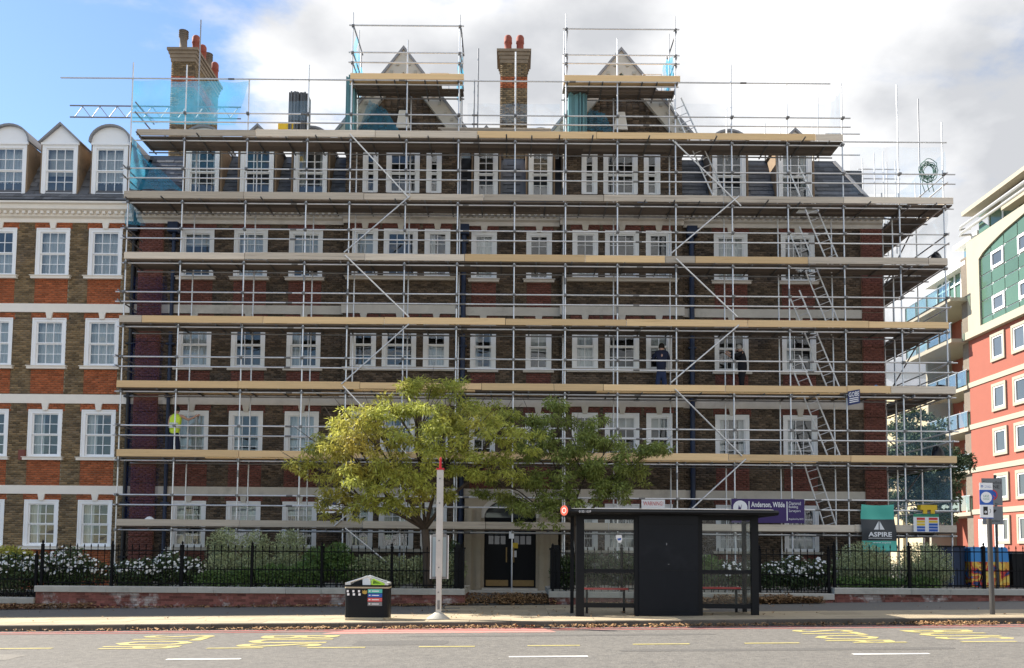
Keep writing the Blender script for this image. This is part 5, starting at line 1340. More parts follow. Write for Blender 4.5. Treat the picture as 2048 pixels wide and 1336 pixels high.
T1 = [(600, 926, 26, 24.6), (636, 925, 34, 24.4), (632, 885, 30, 24.6), (680, 858, 42, 24.2), (700, 835, 38, 24.0), (745, 828, 44, 23.8), (790, 822, 44, 23.8), (812, 790, 40, 24.6), (862, 778, 36, 25.2), (905, 782, 36, 25.6), (850, 830, 44, 23.8), (900, 828, 44, 24.2), (960, 850, 46, 23.8), (1005, 858, 44, 24.2), (1030, 880, 34, 24.6),
      (690, 900, 44, 23.8), (740, 880, 46, 23.4), (790, 890, 44, 23.6), (850, 880, 44, 23.6), (910, 895, 44, 24.0), (660, 955, 34, 24.4), (705, 945, 44, 23.6), (755, 945, 44, 23.4), (800, 955, 40, 23.6), (850, 940, 38, 23.8), (745, 990, 36, 23.8), (780, 1010, 30, 24.0), (690, 990, 34, 24.6), (930, 945, 36, 24.4), (990, 930, 36, 24.4), (1020, 950, 32, 24.8), (955, 820, 36, 25.4), (1010, 825, 36, 25.6), (640, 1000, 26, 24.8), (840, 985, 28, 24.4), (720, 1015, 30, 24.0), (815, 1010, 28, 24.6), (890, 990, 30, 25.0), (660, 1030, 20, 24.6), (770, 860, 40, 25.4), (880, 850, 44, 25.6)]
bx = P(860, 1178, 25.95); fk = P(850, 1058, 25.7)
tree('street_tree', 'tree with yellow green crown behind the white bus stop post', (bx.x, 25.95, .06), clp(T1), M['leaf_y'], .135, .036, .13, fk, 3, limb=.065)
T2 = [(1060, 828, 34, 25.4), (1110, 812, 26, 25.2), (1130, 838, 40, 25.2), (1165, 865, 40, 25.0), (1095, 880, 42, 25.2), (1060, 905, 38, 25.4), (1140, 905, 44, 25.0), (1200, 890, 36, 25.2), (1225, 885, 24, 25.0), (1240, 915, 40, 24.8), (1285, 905, 36, 24.8), (1315, 898, 24, 24.8), (1180, 945, 40, 25.0), (1240, 950, 38, 25.0), (1280, 945, 30, 25.0), (1120, 955, 40, 25.2), (1060, 960, 38, 25.4), (1085, 1000, 34, 25.2), (1140, 995, 36, 25.2), (1200, 985, 30, 25.2), (1255, 985, 28, 25.0), (1030, 1000, 30, 25.4), (1050, 1030, 26, 25.2), (1100, 1035, 24, 25.0), (990, 990, 30, 25.6), (975, 960, 30, 25.6)]
bx = P(1158, 1184, 25.9); fk = P(1150, 1052, 25.7)
tree('street_tree', 'darker green tree behind the left end of the bus shelter', (bx.x, 25.9, .06), clp(T2, n=1000), M['leaf_g'], .13, .036, .075, fk, 5, limb=.05)

# ---- fallen leaves
def litter(name, areas, label, seed, size=.075):
    rng = np.random.RandomState(seed); Vs = []
    for (x0, x1, y0, y1, n, hz, z) in areas:
        x = rng.uniform(x0, x1, n); y = y0+(y1-y0)*rng.beta(1.3, 1.3, n); a = rng.uniform(0, 6.28, n); l = size*rng.uniform(.5, 1.4, n); w = l*rng.uniform(.35, .7, n)
        zb = (G(x)+z if not callable(z) else z(x, y))+rng.uniform(.004, hz, n)
        u = np.stack([np.cos(a), np.sin(a), rng.uniform(-.35, .35, n)], 1); v = np.stack([-np.sin(a), np.cos(a), rng.uniform(-.4, .4, n)], 1)
        c = np.stack([x, y, zb], 1); k = rng.uniform(.1, .4, n)[:, None]*np.array([[0, 0, 1]])*l[:, None]
        Vs.append(np.stack([c-u*l[:, None]/2+k, c-v*w[:, None]/2, c+u*l[:, None]/2+k, c+v*w[:, None]/2], 1))
    V = np.concatenate(Vs); n = len(V)
    V[..., 2] = np.maximum(V[..., 2], 0*V[..., 2]-5)
    o = obj(name, quads_mesh(name, V, np.arange(n*4).reshape(-1, 4), M['litter']), kind='stuff'); o['label'] = label; o['category'] = 'leaves'; return o
gut = -.122
litter('gutter_leaves', [(-9, -2.2, KY-.28, KY-.03, 260, .05, gut), (-5.5, -3.5, KY-.30, KY-.03, 130, .05, gut), (-2.6, 7, KY-.34, KY-.03, 900, .06, gut), (7, 12, KY-.25, KY-.02, 260, .05, gut), (8.5, 10.2, KY-.40, KY-.02, 220, .07, gut), (-13, -9, KY-.2, KY-.03, 60, .04, gut)], 'dry brown leaves lying along the gutter', 3)
pathz = lambda x, y: np.where(y > 25.3, G(x)+.002+(y-25.3)/4*(.18-G(x)), G(x)+.0)
litter('doorway_leaves', [(-1.6, 1.3, 25.0, 28.6, 1500, .07, pathz), (-.4, 1.35, 25.1, 27.0, 1500, .16, pathz), (-3.0, -1.2, 24.9, 25.2, 220, .05, 0.)], 'drift of brown leaves on the doorway path', 4, .09)
litter('wall_foot_leaves', [(-16.5, -11.5, 24.75, 25.2, 1500, .14, 0.), (-11.5, -7, 24.8, 25.2, 260, .04, 0.), (-7, -2.5, 24.85, 25.2, 520, .05, 0.)], 'brown leaves along the foot of the left garden wall', 5, .085)
litter('shelter_leaves', [(4.6, 8.6, 24.70, 25.2, 2600, .17, 0.), (5.6, 7.8, 24.9, 25.22, 900, .24, 0.), (2.0, 4.8, 24.85, 25.2, 300, .06, 0.)], 'brown leaves heaped at the wall foot behind the shelter', 6, .085)
litter('pavement_leaves', [(-14, 12, KY+.3, 24.7, 120, .02, 0.003), (-3, 5, KY+.3, 24.7, 130, .02, .003)], 'scattered single leaves on the pavement', 7, .07)

# ================================================================== BUS SHELTER
SY = 20.75
sx = lambda px: XX(px, SY, 1130)
gz = lambda x: G(x)
sh = thing('bus_shelter', 'black bus shelter with solid centre panel, glass sides and red benches', 'bus shelter', (sx(1335), SY, gz(sx(1335))))
zR = ZZ(1031, SY, 1335)                              # underside of roof
posts_ = [(1152, 1168), (1268, 1277), (1395, 1404), (1502, 1516)]
for pa, pb in posts_:
    xa, xb = sx(pa), sx(pb); obj('post', MB().box(xa, xb, SY-.06, SY+.07, gz(xa)-.005, zR).mesh('post', M['black']), sh)
xL, xR = sx(1152), sx(1516)
obj('post', MB().box(xL-.06, xL+.02, SY+1.0, SY+1.1, gz(xL)-.005, zR).mesh('post', M['black']), sh)
obj('post', MB().box(xR-.09, xR-.0, SY+1.0, SY+1.1, gz(xR)-.005, zR).mesh('post', M['black']), sh)
# roof: barrel-edged slab
ra, rb_ = sx(1128), sx(1546)
prof = [(-.42, .0), (-.50, .02), (-.53, .055), (-.50, .09), (-.40, .115), (.3, .14), (1.15, .12), (1.28, .09), (1.28, .02), (1.2, 0)]
rf = obj('roof', MB().extr([(ra, SY+y, zR+.002+z) for y, z in prof], (rb_-ra, 0, 0)).mesh('roof', M['black']), sh)
obj('roof_edge', MB().extr([(ra+.05, SY+y, zR+.004+z) for y, z in ((-.46, .108), (-.39, .12), (.3, .145), (1.1, .126), (1.1, .138), (.3, .157), (-.39, .132), (-.47, .116))], (rb_-ra-.15, 0, 0)).mesh('roof_edge', M['steel']), rf)
c = Vector((ra-.03, SY-.50, zR+.075)); nrm = Vector((-.72, -.69, 0)).normalized(); uu = Vector((nrm.y, -nrm.x, 0)); ww = Vector((0, 0, 1))
def disc(c, r0, r1, off, n=28):
    b = MB(); pts = []
    for k in range(n):
        t0, t1 = 2*math.pi*k/n, 2*math.pi*(k+1)/n
        q = [c+nrm*off+(uu*math.cos(t)+ww*math.sin(t))*r for r, t in ((r0, t0), (r1, t0), (r1, t1), (r0, t1))] if r0 > 0 else [c+nrm*off, c+nrm*off+(uu*math.cos(t0)+ww*math.sin(t0))*r1, c+nrm*off+(uu*math.cos(t1)+ww*math.sin(t1))*r1]
        b.poly(q)
    return b
M['roundel_red'] = mat('roundel_red', (.72, .12, .07), .4, .03, 5); M['roundel_white'] = mat('roundel_white', (.8, .75, .7), .4, .03, 5)
ro = obj('roundel', disc(c, 0, .115, 0).mesh('roundel', M['roundel_red']), sh); obj('roundel_ring', disc(c, .045, .065, .003).mesh('roundel_ring', M['roundel_white']), ro)
obj('roundel_hub', MB().path([c-nrm*.14, c-nrm*.003], .115, 20).mesh('roundel_hub', M['black']), ro)
text_on_wall(sh, '0155 1039', .052, ra+.30, SY-.535, zR+.03, M['sign_white'], width=.27)
zt_ = ZZ(1040, SY, 1335); z1_, z2_ = ZZ(1146, SY, 1335), ZZ(1139, SY, 1335); z3_, z4_ = ZZ(1216, SY, 1335), ZZ(1207, SY, 1335)
for (pa, pb) in ((1168, 1268), (1404, 1502)):
    xa, xb = sx(pa), sx(pb)
    obj('top_beam', MB().box(xa, xb, SY-.05, SY+.05, zt_, zR).mesh('top_beam', M['black']), sh)
    obj('mid_rail', MB().box(xa, xb, SY-.035, SY+.035, z1_, z2_).mesh('mid_rail', M['black']), sh); obj('bottom_rail', MB().box(xa, xb, SY-.035, SY+.035, z3_, z4_).mesh('bottom_rail', M['black']), sh)
    obj('glass_pane', MB().box(xa, xb, SY-.005, SY+.005, z2_, zt_).mesh('glass_pane', M['pane_s']), sh); obj('glass_pane', MB().box(xa, xb, SY-.005, SY+.005, z4_, z1_).mesh('glass_pane', M['pane_s']), sh)
    zs = gz(xa)+.57; be = obj('bench', MB().box(xa+.02, xb-.02, SY+.85, SY+1.02, zs, zs+.045).mesh('bench', M['red_seat']), sh)
    for x in (xa+.12, xb-.14): obj('bench_leg', MB().box(x, x+.05, SY+.9, SY+.97, gz(x), zs-.001).mesh('bench_leg', M['black']), be)
xa, xb = sx(1277), sx(1395)
pn = obj('advert_panel', MB().box(xa, xb, SY-.10, SY+.10, gz(xa)+.02, zR-.001).mesh('advert_panel', M['black_panel']), sh)
for py in (1049, 1141, 1222):
    z = ZZ(py, SY, 1335); obj('panel_seam', MB().box(xa+.004, xb-.004, SY-.104, SY-.1001, z, z+.012).mesh('panel_seam', M['black']), pn)
for (dx, dz_, w_, h_) in ((.62, 1.62, .02, .05), (.66, 1.18, .03, .012)):
    obj('scratch', MB().box(xa+dx, xa+dx+w_, SY-.1035, SY-.1002, gz(xa)+dz_, gz(xa)+dz_+h_).mesh('scratch', M['sign_grey']), pn)
obj('end_glass', MB().box(xR-.05, xR-.042, SY+.07, SY+1.0, gz(xR)+.15, zR-.15).mesh('end_glass', M['pane_s']), sh)
for z in (gz(xR)+.12, zR-.15): obj('end_rail', MB().box(xR-.075, xR-.02, SY+.071, SY+.999, z, z+.05).mesh('end_rail', M['black']), sh)
c = P(1238, 1077, SY-.02)
st = obj('window_sticker', MB().prism([(c.x-.075, c.z+.07), (c.x-.07, c.z+.0), (c.x-.01, c.z-.1), (c.x+.05, c.z-.09), (c.x+.075, c.z-.02), (c.x+.06, c.z+.085)][::-1], SY-.03, SY-.008).mesh('window_sticker', M['sign_white']), sh)
obj('sticker_mark', MB().prism([(c.x-.045, c.z-.005), (c.x+.05, c.z+.015), (c.x+.04, c.z-.035), (c.x-.02, c.z-.045)][::-1], SY-.033, SY-.0301).mesh('sticker_mark', M['sign_blue']), st)

# ================================================================== BIN, BUS STOP POLE, SIGNS
c = P(732, 1240, 20.15); gx = G(c.x); Yb = 20.15
bn = thing('litter_bin', 'black twin recycling bin with silver peaked lid on the pavement', 'bin', (c.x, Yb+.25, gx))
w, D_ = .49, .55
def rrect(w, y0, d, cr=.09):
    return [(-w+cr, y0), (w-cr, y0), (w-.03, y0+.03), (w, y0+cr), (w, y0+d-cr), (w-cr, y0+d), (-w+cr, y0+d), (-w, y0+d-cr), (-w, y0+cr), (-w+.03, y0+.03)]
def slabz(pts, z0, z1): return MB().extr([(c.x+x, Yb+y, gx+z0) for x, y in pts], (0, 0, z1-z0))
obj('body', slabz(rrect(w, 0, D_), .055, .70).mesh('body', M['black']), bn)
obj('base_trim', slabz(rrect(w+.006, -.006, D_+.012), .0, .054).mesh('base_trim', M['bin_trim']), bn)
obj('top_trim', slabz(rrect(w+.006, -.006, D_+.012), .701, .735).mesh('top_trim', M['bin_trim']), bn)
obj('lid_base', slabz(rrect(w+.012, -.012, D_+.024), .736, .775).mesh('lid_base', M['black']), bn)
z0 = gx+.776
def lidpt(x, y, z): return (c.x+x, Yb+y, z0+z)
lid = obj('lid', MB().extr([lidpt(-.09, .0, 0), lidpt(.09, .0, 0), lidpt(.07, .03, .14), lidpt(0, .03, .185), lidpt(-.10, .03, .14)], (0, .5, 0)).mesh('lid', M['bin_lid']), bn)
obj('lid_ridge', MB().path([lidpt(-.47, .02, .03), lidpt(-.1, .04, .15), lidpt(0, .04, .19), lidpt(.1, .04, .15), lidpt(.47, .02, .03)], .022, 6).path([lidpt(-.47, .5, .03), lidpt(-.1, .48, .15), lidpt(0, .48, .19), lidpt(.1, .48, .15), lidpt(.47, .5, .03)], .022, 6).mesh('lid_ridge', M['bin_lid']), lid)
obj('lid_corner', MB().box(c.x-.48, c.x-.36, Yb+.0, Yb+.5, z0, z0+.05).box(c.x+.40, c.x+.48, Yb, Yb+.5, z0, z0+.05).mesh('lid_corner', M['bin_lid']), lid)
obj('opening', MB().extr([lidpt(-.36, .02, .005), lidpt(-.11, .02, .005), lidpt(-.12, .04, .12)], (0, .45, 0)).mesh('opening', M['black']), lid)
b = MB()
for a, e in ((lidpt(.11, .005, .01), lidpt(.40, .005, .01)), (lidpt(.40, .005, .01), lidpt(.14, .025, .13)), (lidpt(.14, .025, .13), lidpt(.11, .005, .01))): b.tube(a, e, .018, 6)
obj('lime_rim', b.mesh('lime_rim', M['lime']), lid)
obj('lime_opening', MB().extr([lidpt(.13, .04, .01), lidpt(.37, .04, .01), lidpt(.15, .06, .115)], (0, .4, 0)).mesh('lime_opening', mat('lime_inside', (.16, .30, .04), .6, .1, 6)), lid)
for k, mm in enumerate(('teal', 'sign_blue', 'red_seat', 'sign_grey')):
    z = gx+.60-k*.095; s = obj('sticker', MB().box(c.x+.03, c.x+.35, Yb-.006, Yb-.001, z, z+.083).mesh('sticker', M[mm] if mm != 'red_seat' else mat('coral_sticker', (.62, .12, .12), .5, .04, 5)), bn)
    obj('sticker_mark', MB().box(c.x+.12, c.x+.28, Yb-.008, Yb-.0062, z+.032, z+.05).lathe(c.x+.07, Yb-.006, [(.02, z+.03), (.02, z+.055)], 8).mesh('sticker_mark', M['sign_white']), s)
for k in range(3):
    x = c.x-.44+k*.125
    obj('pictogram', MB().box(x, x+.045, Yb-.005, Yb-.001, gx+.61, gx+.66).box(x+.01, x+.06, Yb-.005, Yb-.001, gx+.54, gx+.59).mesh('pictogram', M['sign_white']), bn)
obj('crest', MB().prism([(c.x-.09, gx+.59), (c.x-.03, gx+.57), (c.x+.01, gx+.59), (c.x+.01, gx+.66), (c.x-.02, gx+.64), (c.x-.04, gx+.67), (c.x-.06, gx+.64), (c.x-.09, gx+.66)], Yb-.005, Yb-.001).mesh('crest', mat('gold_ink', (.45, .30, .06), .5, .05, 5)), bn)

c = P(876.5, 1236, 20.25); gx = G(c.x); x, y = c.x, 20.25
bp = thing('bus_stop_post', 'white bus stop post with red tip and grey timetable panel', 'bus stop', (x, y, gx))
zt = ZZ(940, y, 878); xt = XX(878, y, 940)
obj('base', MB().lathe(x, y, [(.27, gx), (.25, gx+.03), (.12, gx+.12), (.085, gx+.15)], 16).mesh('base', M['coping'], True), bp)
pst = obj('post', MB().box(x-.055, x+.065, y-.05, y+.05, gx+.151, gx+.95).box(x-.07, x+.075, y-.06, y+.06, gx+.9501, zt).mesh('post', mat('dirty_white_post', (.56, .53, .48), .6, .15, 4)), bp)
for z in (gx+.6, gx+1.15, gx+1.75, zt-.75, zt-.2): obj('bolt', MB().path([(x, y-.066, z), (x, y-.058, z)], .018, 8).mesh('bolt', M['coupler']), pst)
obj('hatch', MB().box(x-.02, x+.035, y-.056, y-.0505, gx+.22, gx+.42).mesh('hatch', M['coupler']), pst)
tip = obj('red_tip', MB().box(x-.085, x+.09, y-.07, y+.07, zt+.001, zt+.04).path([(x+.005, y, zt+.041), (x+.005, y, zt+.26), (x+.015, y, zt+.29)], [.026, .024, .012], 8).mesh('red_tip', M['red_seat']), bp)
za, zb = ZZ(1158, y, 876), ZZ(1067, y, 876)
tp = obj('timetable_case', MB().prism([(x-.19, za), (x+.19, za), (x+.19, zb-.04), (x+.1, zb), (x-.1, zb), (x-.19, zb-.04)], y+.07, y+.12).mesh('timetable_case', M['sign_grey']), bp)
obj('case_edge', MB().box(x-.205, x-.191, y+.06, y+.13, za, zb-.04).box(x+.191, x+.205, y+.06, y+.13, za, zb-.04).mesh('case_edge', M['white_old']), tp)
obj('case_back', MB().box(x-.15, x+.15, y+.062, y+.0695, za+.05, zb-.08).mesh('case_back', mat('case_back', (.30, .37, .40), .4, .06, 3)), tp)

def plate(parent, name, x0, x1, z0, z1, y, m, th=.006): return obj(name, MB().box(x0, x1, y, y+th, z0, z1).mesh(name, M[m]), parent)
def ring(parent, name, cx, cz, r0, r1, y, m, n=28):
    b = MB()
    for k in range(n):
        t0, t1 = 2*math.pi*k/n, 2*math.pi*(k+1)/n
        b.extr([(cx+r*math.cos(t), y, cz+r*math.sin(t)) for r, t in ((r0, t0), (r1, t0), (r1, t1), (r0, t1))], (0, .002, 0))
    return obj(name, b.mesh(name, M[m]), parent)
y = 20.4; c = P(1985, 1228, y); gx = G(c.x)
lz = thing('emission_zone_sign', 'white and blue LEZ ULEZ camera sign on a dark pole at far right', 'sign', (c.x, y, gx))
ptop = P(1977, 985, y)
obj('pole', MB().path([(c.x, y, gx), (c.x-.02, y, ptop.z)], .055, 12).mesh('pole', mat('dark_pole', (.085, .08, .075), .5, .1, 5, metal=.3)), lz)
xa, xb = XX(1956, y, 1000), XX(1982.5, y, 1000); zt, zb = ZZ(966, y, 1970), ZZ(1037, y, 1970); H = zt-zb
f = y-.075
plate(lz, 'sign_plate', xa, xb, zb+H*.80, zt, f, 'sign_white'); plate(lz, 'sign_plate', xa, xb, zb+H*.38, zb+H*.7999, f, 'sign_blue'); plate(lz, 'sign_plate', xa, xb, zb+.02, zb+H*.3799, f, 'sign_white'); plate(lz, 'sign_plate', xa, xb, zb, zb+.0199, f, 'sign_blue')
xc = (xa+xb)/2; W_ = xb-xa
ring(lz, 'sign_disc', xc, zb+H*.59, .001, W_*.42, f-.003, 'sign_white')
text_on_wall(lz, 'LEZ', .045, xc, f-.005, zb+H*.60, M['sign_green'], align='CENTER', width=.12); text_on_wall(lz, 'ULEZ', .045, xc, f-.005, zb+H*.52, M['sign_green'], align='CENTER', width=.14)
text_on_wall(lz, 'Transport\nfor London', .05, xa+W_*.40, f-.003, zb+H*.86, M['sign_blue'], width=W_*.5)
ring(lz, 'roundel', xa+W_*.2, zb+H*.90, .014, .026, f-.003, 'sign_blue', 16)
cm = plate(lz, 'camera_symbol', xa+W_*.25, xa+W_*.58, zb+H*.10, zb+H*.33, f-.003, 'sign_black', .002); ring(lz, 'camera_lens', xa+W_*.42, zb+H*.18, .012, .028, f-.006, 'sign_white', 14)
b = MB()
for k in range(8):
    t0, t1 = -1+k*.25, -1+(k+1)*.25; b.poly([(xa+W_*.62+r*math.cos(t), f-.003, zb+H*.21+r*math.sin(t)) for r, t in ((.05, t0), (.06, t0), (.06, t1), (.05, t1))])
obj('camera_wave', b.mesh('camera_wave', M['sign_black']), lz)
y = 27.0; c = P(1996, 1170, y)
cz = thing('controlled_zone_sign', 'shade greyed controlled zone parking sign behind the blue and white camera sign', 'sign', (c.x, y, .06))
obj('pole', MB().path([(c.x, y, .06), (XX(1990, y, 950), y, ZZ(950, y, 1990))], .04, 10).mesh('pole', mat('dark_pole', (.085, .08, .075), .5)), cz)
xa, xb = XX(1962, y, 1000), XX(2003, y, 1000); f = y-.06
for a, e in ((957, 1011), (1012.5, 1049)): plate(cz, 'sign_plate', xa, xb, ZZ(e, y, 1985), ZZ(a, y, 1985), f, 'sign_grey')  # plates coloured grey for the shade they stand in
xc = (xa+xb)/2
text_on_wall(cz, 'Controlled', .085, xc, f-.003, ZZ(968, y, 1985), M['sign_black'], align='CENTER', width=(xb-xa)*.9); text_on_wall(cz, 'ZONE', .10, xc, f-.003, ZZ(977, y, 1985), M['sign_black'], align='CENTER', width=(xb-xa)*.72)
ring(cz, 'parking_disc', xc, ZZ(990, y, 1985), .001, .145, f-.003, 'sign_blue'); ring(cz, 'parking_ring', xc, ZZ(990, y, 1985), .125, .16, f-.006, 'sign_red')
b = MB(); q = ZZ(990, y, 1985); b.extr([(xc-.11, f-.006, q+.09), (xc-.09, f-.006, q+.11), (xc+.11, f-.006, q-.09), (xc+.09, f-.006, q-.11)], (0, .002, 0)); obj('parking_bar', b.mesh('parking_bar', M['sign_red']), cz)
text_on_wall(cz, 'Mon - Fri', .06, xc, f-.003, ZZ(1010, y, 1985), M['sign_black'], align='CENTER', width=.34)
obj('symbol', MB().prism([(xc-.1, ZZ(1026, y, 1985)), (xc+.05, ZZ(1026, y, 1985)), (xc+.12, ZZ(1020, y, 1985)), (xc-.05, ZZ(1018, y, 1985))], f-.004, f-.001).mesh('symbol', M['sign_black']), cz)
text_on_wall(cz, 'Pay\nat machine', .17, xc, f-.003, ZZ(1044, y, 1985), M['sign_black'], align='CENTER', width=.42)

# ---- boards and banners tied to the scaffold
y = YO-.14
def rect(pa, pb, ya, yb, Y): return XX(pa, Y, (ya+yb)/2), XX(pb, Y, (ya+yb)/2), ZZ(yb, Y, (pa+pb)/2), ZZ(ya, Y, (pa+pb)/2)
x0, x1, z0, z1 = rect(1463, 1609, 998, 1046, y); w, h = x1-x0, z1-z0
s = thing('surveyor_board', 'purple surveyors board with white lettering above the shelter roof', 'sign', (x0, y, z0))
plate(s, 'board_sheet', x0, x1, z0, z1, y, 'purple', .012)
ring(s, 'logo_disc', x0+w*.12, z0+h*.63, .001, h*.30, y-.003, 'sign_white'); 
obj('logo_shape', MB().prism([(x0+w*.085, z0+h*.45), (x0+w*.10, z0+h*.75), (x0+w*.12, z0+h*.62), (x0+w*.14, z0+h*.78), (x0+w*.13, z0+h*.55), (x0+w*.16, z0+h*.50), (x0+w*.12, z0+h*.50), (x0+w*.115, z0+h*.40)], y-.006, y-.004).mesh('logo_shape', M['purple']), s)
for fx in (.235, .755): plate(s, 'divider', x0+w*fx, x0+w*(fx+.012), z0+h*.1, z0+h*.90, y-.003, 'sign_white', .002)
text_on_wall(s, 'Anderson, Wilde', h*.26, x0+w*.27, y-.003, z0+h*.62, M['sign_white'], width=w*.46, bold=.02); text_on_wall(s, '& Harris', h*.23, x0+w*.27, y-.003, z0+h*.32, M['sign_white'], width=w*.24, bold=.02)
for k, tx_ in enumerate(('Chartered', 'Building', 'Surveyors')): text_on_wall(s, tx_, h*.14, x0+w*.785, y-.003, z0+h*(.76-k*.165), M['sign_white'], width=w*(.165, .125, .16)[k])
text_on_wall(s, 'Regulated by RICS', h*.09, x0+w*.785, y-.003, z0+h*.12, M['sign_white'], width=w*.2)
# teal banner
x0, x1, z0, z1 = rect(1723, 1788, 1009, 1104, y); w, h = x1-x0, z1-z0
s = thing('aspire_banner', 'teal and charcoal ASPIRE banner hung on the scaffold at right', 'banner', (x0, y, z0))
def cloth(fa, fb, m, nm):
    V, F, nx, nz = [], [], 14, 10
    for j in range(nz+1):
        for i in range(nx+1):
            u = i/nx; v = fa+(fb-fa)*j/nz; V.append((x0+w*u+(1-v)*.10*u+.02*math.sin(v*6), y+.025*math.sin(u*7+v*5)+.02*math.sin(v*11), z0+h*v-.03*math.sin(math.pi*u)*(v**4)))
    for j in range(nz):
        for i in range(nx): a = j*(nx+1)+i; F.append((a, a+1, a+nx+2, a+nx+1))
    return obj(nm, quads_mesh(nm, V, F, M[m]), s)
cloth(0, .235, 'teal', 'lower_strip'); cloth(.235, .69, 'charcoal', 'centre_panel'); cloth(.69, 1, 'teal', 'upper_strip')
fr = y-.05
obj('sail_logo', MB().prism([(x0+w*.36, z0+h*.47), (x0+w*.51, z0+h*.47), (x0+w*.51, z0+h*.65)], fr, fr+.002).prism([(x0+w*.54, z0+h*.47), (x0+w*.69, z0+h*.47), (x0+w*.54, z0+h*.65)], fr, fr+.002).mesh('sail_logo', M['sign_white']), s)
text_on_wall(s, 'ASPIRE', h*.10, x0+w*.55, fr, z0+h*.32, M['sign_white'], align='CENTER', width=w*.72, bold=.03)
plate(s, 'underline', x0+w*.19, x0+w*.91, z0+h*.285, z0+h*.295, fr, 'sign_white', .002); text_on_wall(s, 'www.aspire', h*.05, x0+w*.6, fr, z0+h*.17, M['sign_white'], align='CENTER', width=w*.55)
# safety board
x0, x1, z0, z1 = rect(1827, 1878, 1028, 1064, y); w, h = x1-x0, z1-z0
s = thing('safety_board', 'multicoloured site safety notice board on the lowest deck at right', 'sign', (x0, y, z0))
plate(s, 'board_sheet', x0, x1, z0, z1, y, 'sign_white', .01); plate(s, 'header', x0, x1, z1-h*.16, z1, y-.002, 'sign_green', .002)
for j, (m1, m2) in enumerate((('sign_red', 'sign_red'), ('sign_yellow', 'sign_yellow'), ('sign_yellow', 'sign_blue'), ('sign_blue', 'sign_blue'), ('sign_blue', 'sign_blue'))):
    zt = z1-h*(.20+j*.16); plate(s, 'notice', x0+w*.13, x0+w*.45, zt-h*.13, zt, y-.002, m1, .002); plate(s, 'notice', x0+w*.60, x0+w*.95, zt-h*.13, zt, y-.002, m2, .002)
x0, x1, z0, z1 = rect(1840, 1873, 1010, 1020, y-.0)
tag(obj('yellow_tray', MB().box(x0, x1, y-.05, y+.2, z0, z1).box(x0+.08, x0+.20, y-.055, y+.0, z0-.12, z0-.001).box(x1-.2, x1-.08, y-.055, y, z0-.12, z0-.001).mesh('yellow_tray', M['yellow_paint'])), 'small yellow tray fixed above the safety notice board', 'tray')
# warning board, white board, navy tilted board, pole tag
x0, x1, z0, z1 = rect(1283, 1330, 999, 1030, y); s = thing('warning_board', 'white WARNING board peeping over the shelter roof', 'sign', (x0, y, z0))
plate(s, 'board_sheet', x0, x1, z0, z1, y, 'sign_white', .01); text_on_wall(s, 'WARNING!', .13, (x0+x1)/2, y-.003, z1-.19, M['sign_red'], align='CENTER', width=(x1-x0)*.85)
x0, x1, z0, z1 = rect(636, 684, 990, 1026, y); s = thing('white_notice_board', 'white notice board partly hidden by the yellow green tree', 'sign', (x0, y, z0))
plate(s, 'board_sheet', x0, x1, z0, z1, y, 'sign_white', .01); plate(s, 'maroon_strip', x0+.08, x1-.12, z0+.06, z0+.12, y-.003, 'red_m', .002); plate(s, 'blue_print', x0+.12, x1-.15, z0+.26, z0+.42, y-.003, 'sign_navy', .002)
x0, x1, z0, z1 = rect(1696, 1720, 783, 811, y); w, h = x1-x0, z1-z0
s = thing('contractor_board', 'small tilted navy contractor board on a right hand upright', 'sign', (x0, y, z0)); sk = lambda X, Y_, Z: (X, Y_, Z+(X-x0)*.20)
obj('board_sheet', MB().extr([(x0, y, z0), (x1, y, z0+w*.2), (x1, y, z1+w*.2), (x0, y, z1)], (0, .01, 0)).mesh('board_sheet', M['sign_navy']), s)
text_on_wall(s, 'GOBE', h*.34, x0+w*.06, y-.003, z0+h*.56, M['sign_white'], tf=sk, width=w*.88, bold=.01)
for k in range(3): obj('print_line', MB().extr([sk(x0+w*.12, y-.003, z0+h*(.42-k*.13)), sk(x1-w*.12, y-.003, z0+h*(.42-k*.13)), sk(x1-w*.12, y-.003, z0+h*(.48-k*.13)), sk(x0+w*.12, y-.003, z0+h*(.48-k*.13))], (0, .002, 0)).mesh('print_line', M['sign_white']), s)
x0, x1, z0, z1 = rect(1018, 1028, 1063, 1077, YO-.06); tag(obj('inspection_tag', MB().box(x0, x1, YO-.06, YO-.03, z0, z1).box(x0+.03, x1-.03, YO-.065, YO-.0601, z0+.05, z1-.05).mesh('inspection_tag', M['sign_white'])), 'small white inspection tag on the upright before the doors', 'tag')

# ================================================================== RIGHT-HAND STREET: apartment block, far houses, tree, painted container
U = Vector((0.0, 1, 0)).normalized(); Nn = Vector((-U.y, U.x, 0))           # along the wall (away), street normal (to the left)
C0 = P(1948, 1080, 58.0); C0.z = 0
def Wp(px, py):                                                                # pixel -> (s along wall towards us positive, z)
    d = _f+_r*((px-1024)/FPX)+_u*((PPY-py)/FPX); o = Vector((0, 0, EYE)); t = (C0-o).dot(Nn)/d.dot(Nn); p = o+d*t
    return -(p-C0).dot(U), p.z
def wpt(s, z, d=0.): p = C0-U*s+Nn*d; return (p.x, p.y, z)
ap = thing('apartment_block', 'coral apartment block with green glazed arch and balconies at far right', 'building', tuple(C0-Vector((0, 0, -.2))))
def wbox(name, s0, s1, z0, z1, d0, d1, m, parent=None):
    b = MB().extr([wpt(s0, z0, d0), wpt(s1, z0, d0), wpt(s1, z1, d0), wpt(s0, z1, d0)], tuple(Nn*(d1-d0))); return obj(name, b.mesh(name, M[m]), parent or ap)
bandz = [Wp(1949, py)[1] for py in (672, 768, 853, 940, 1024)]
SE = 16.0
zA = bandz[0]; zTop0 = Wp(1944, 478)[1]
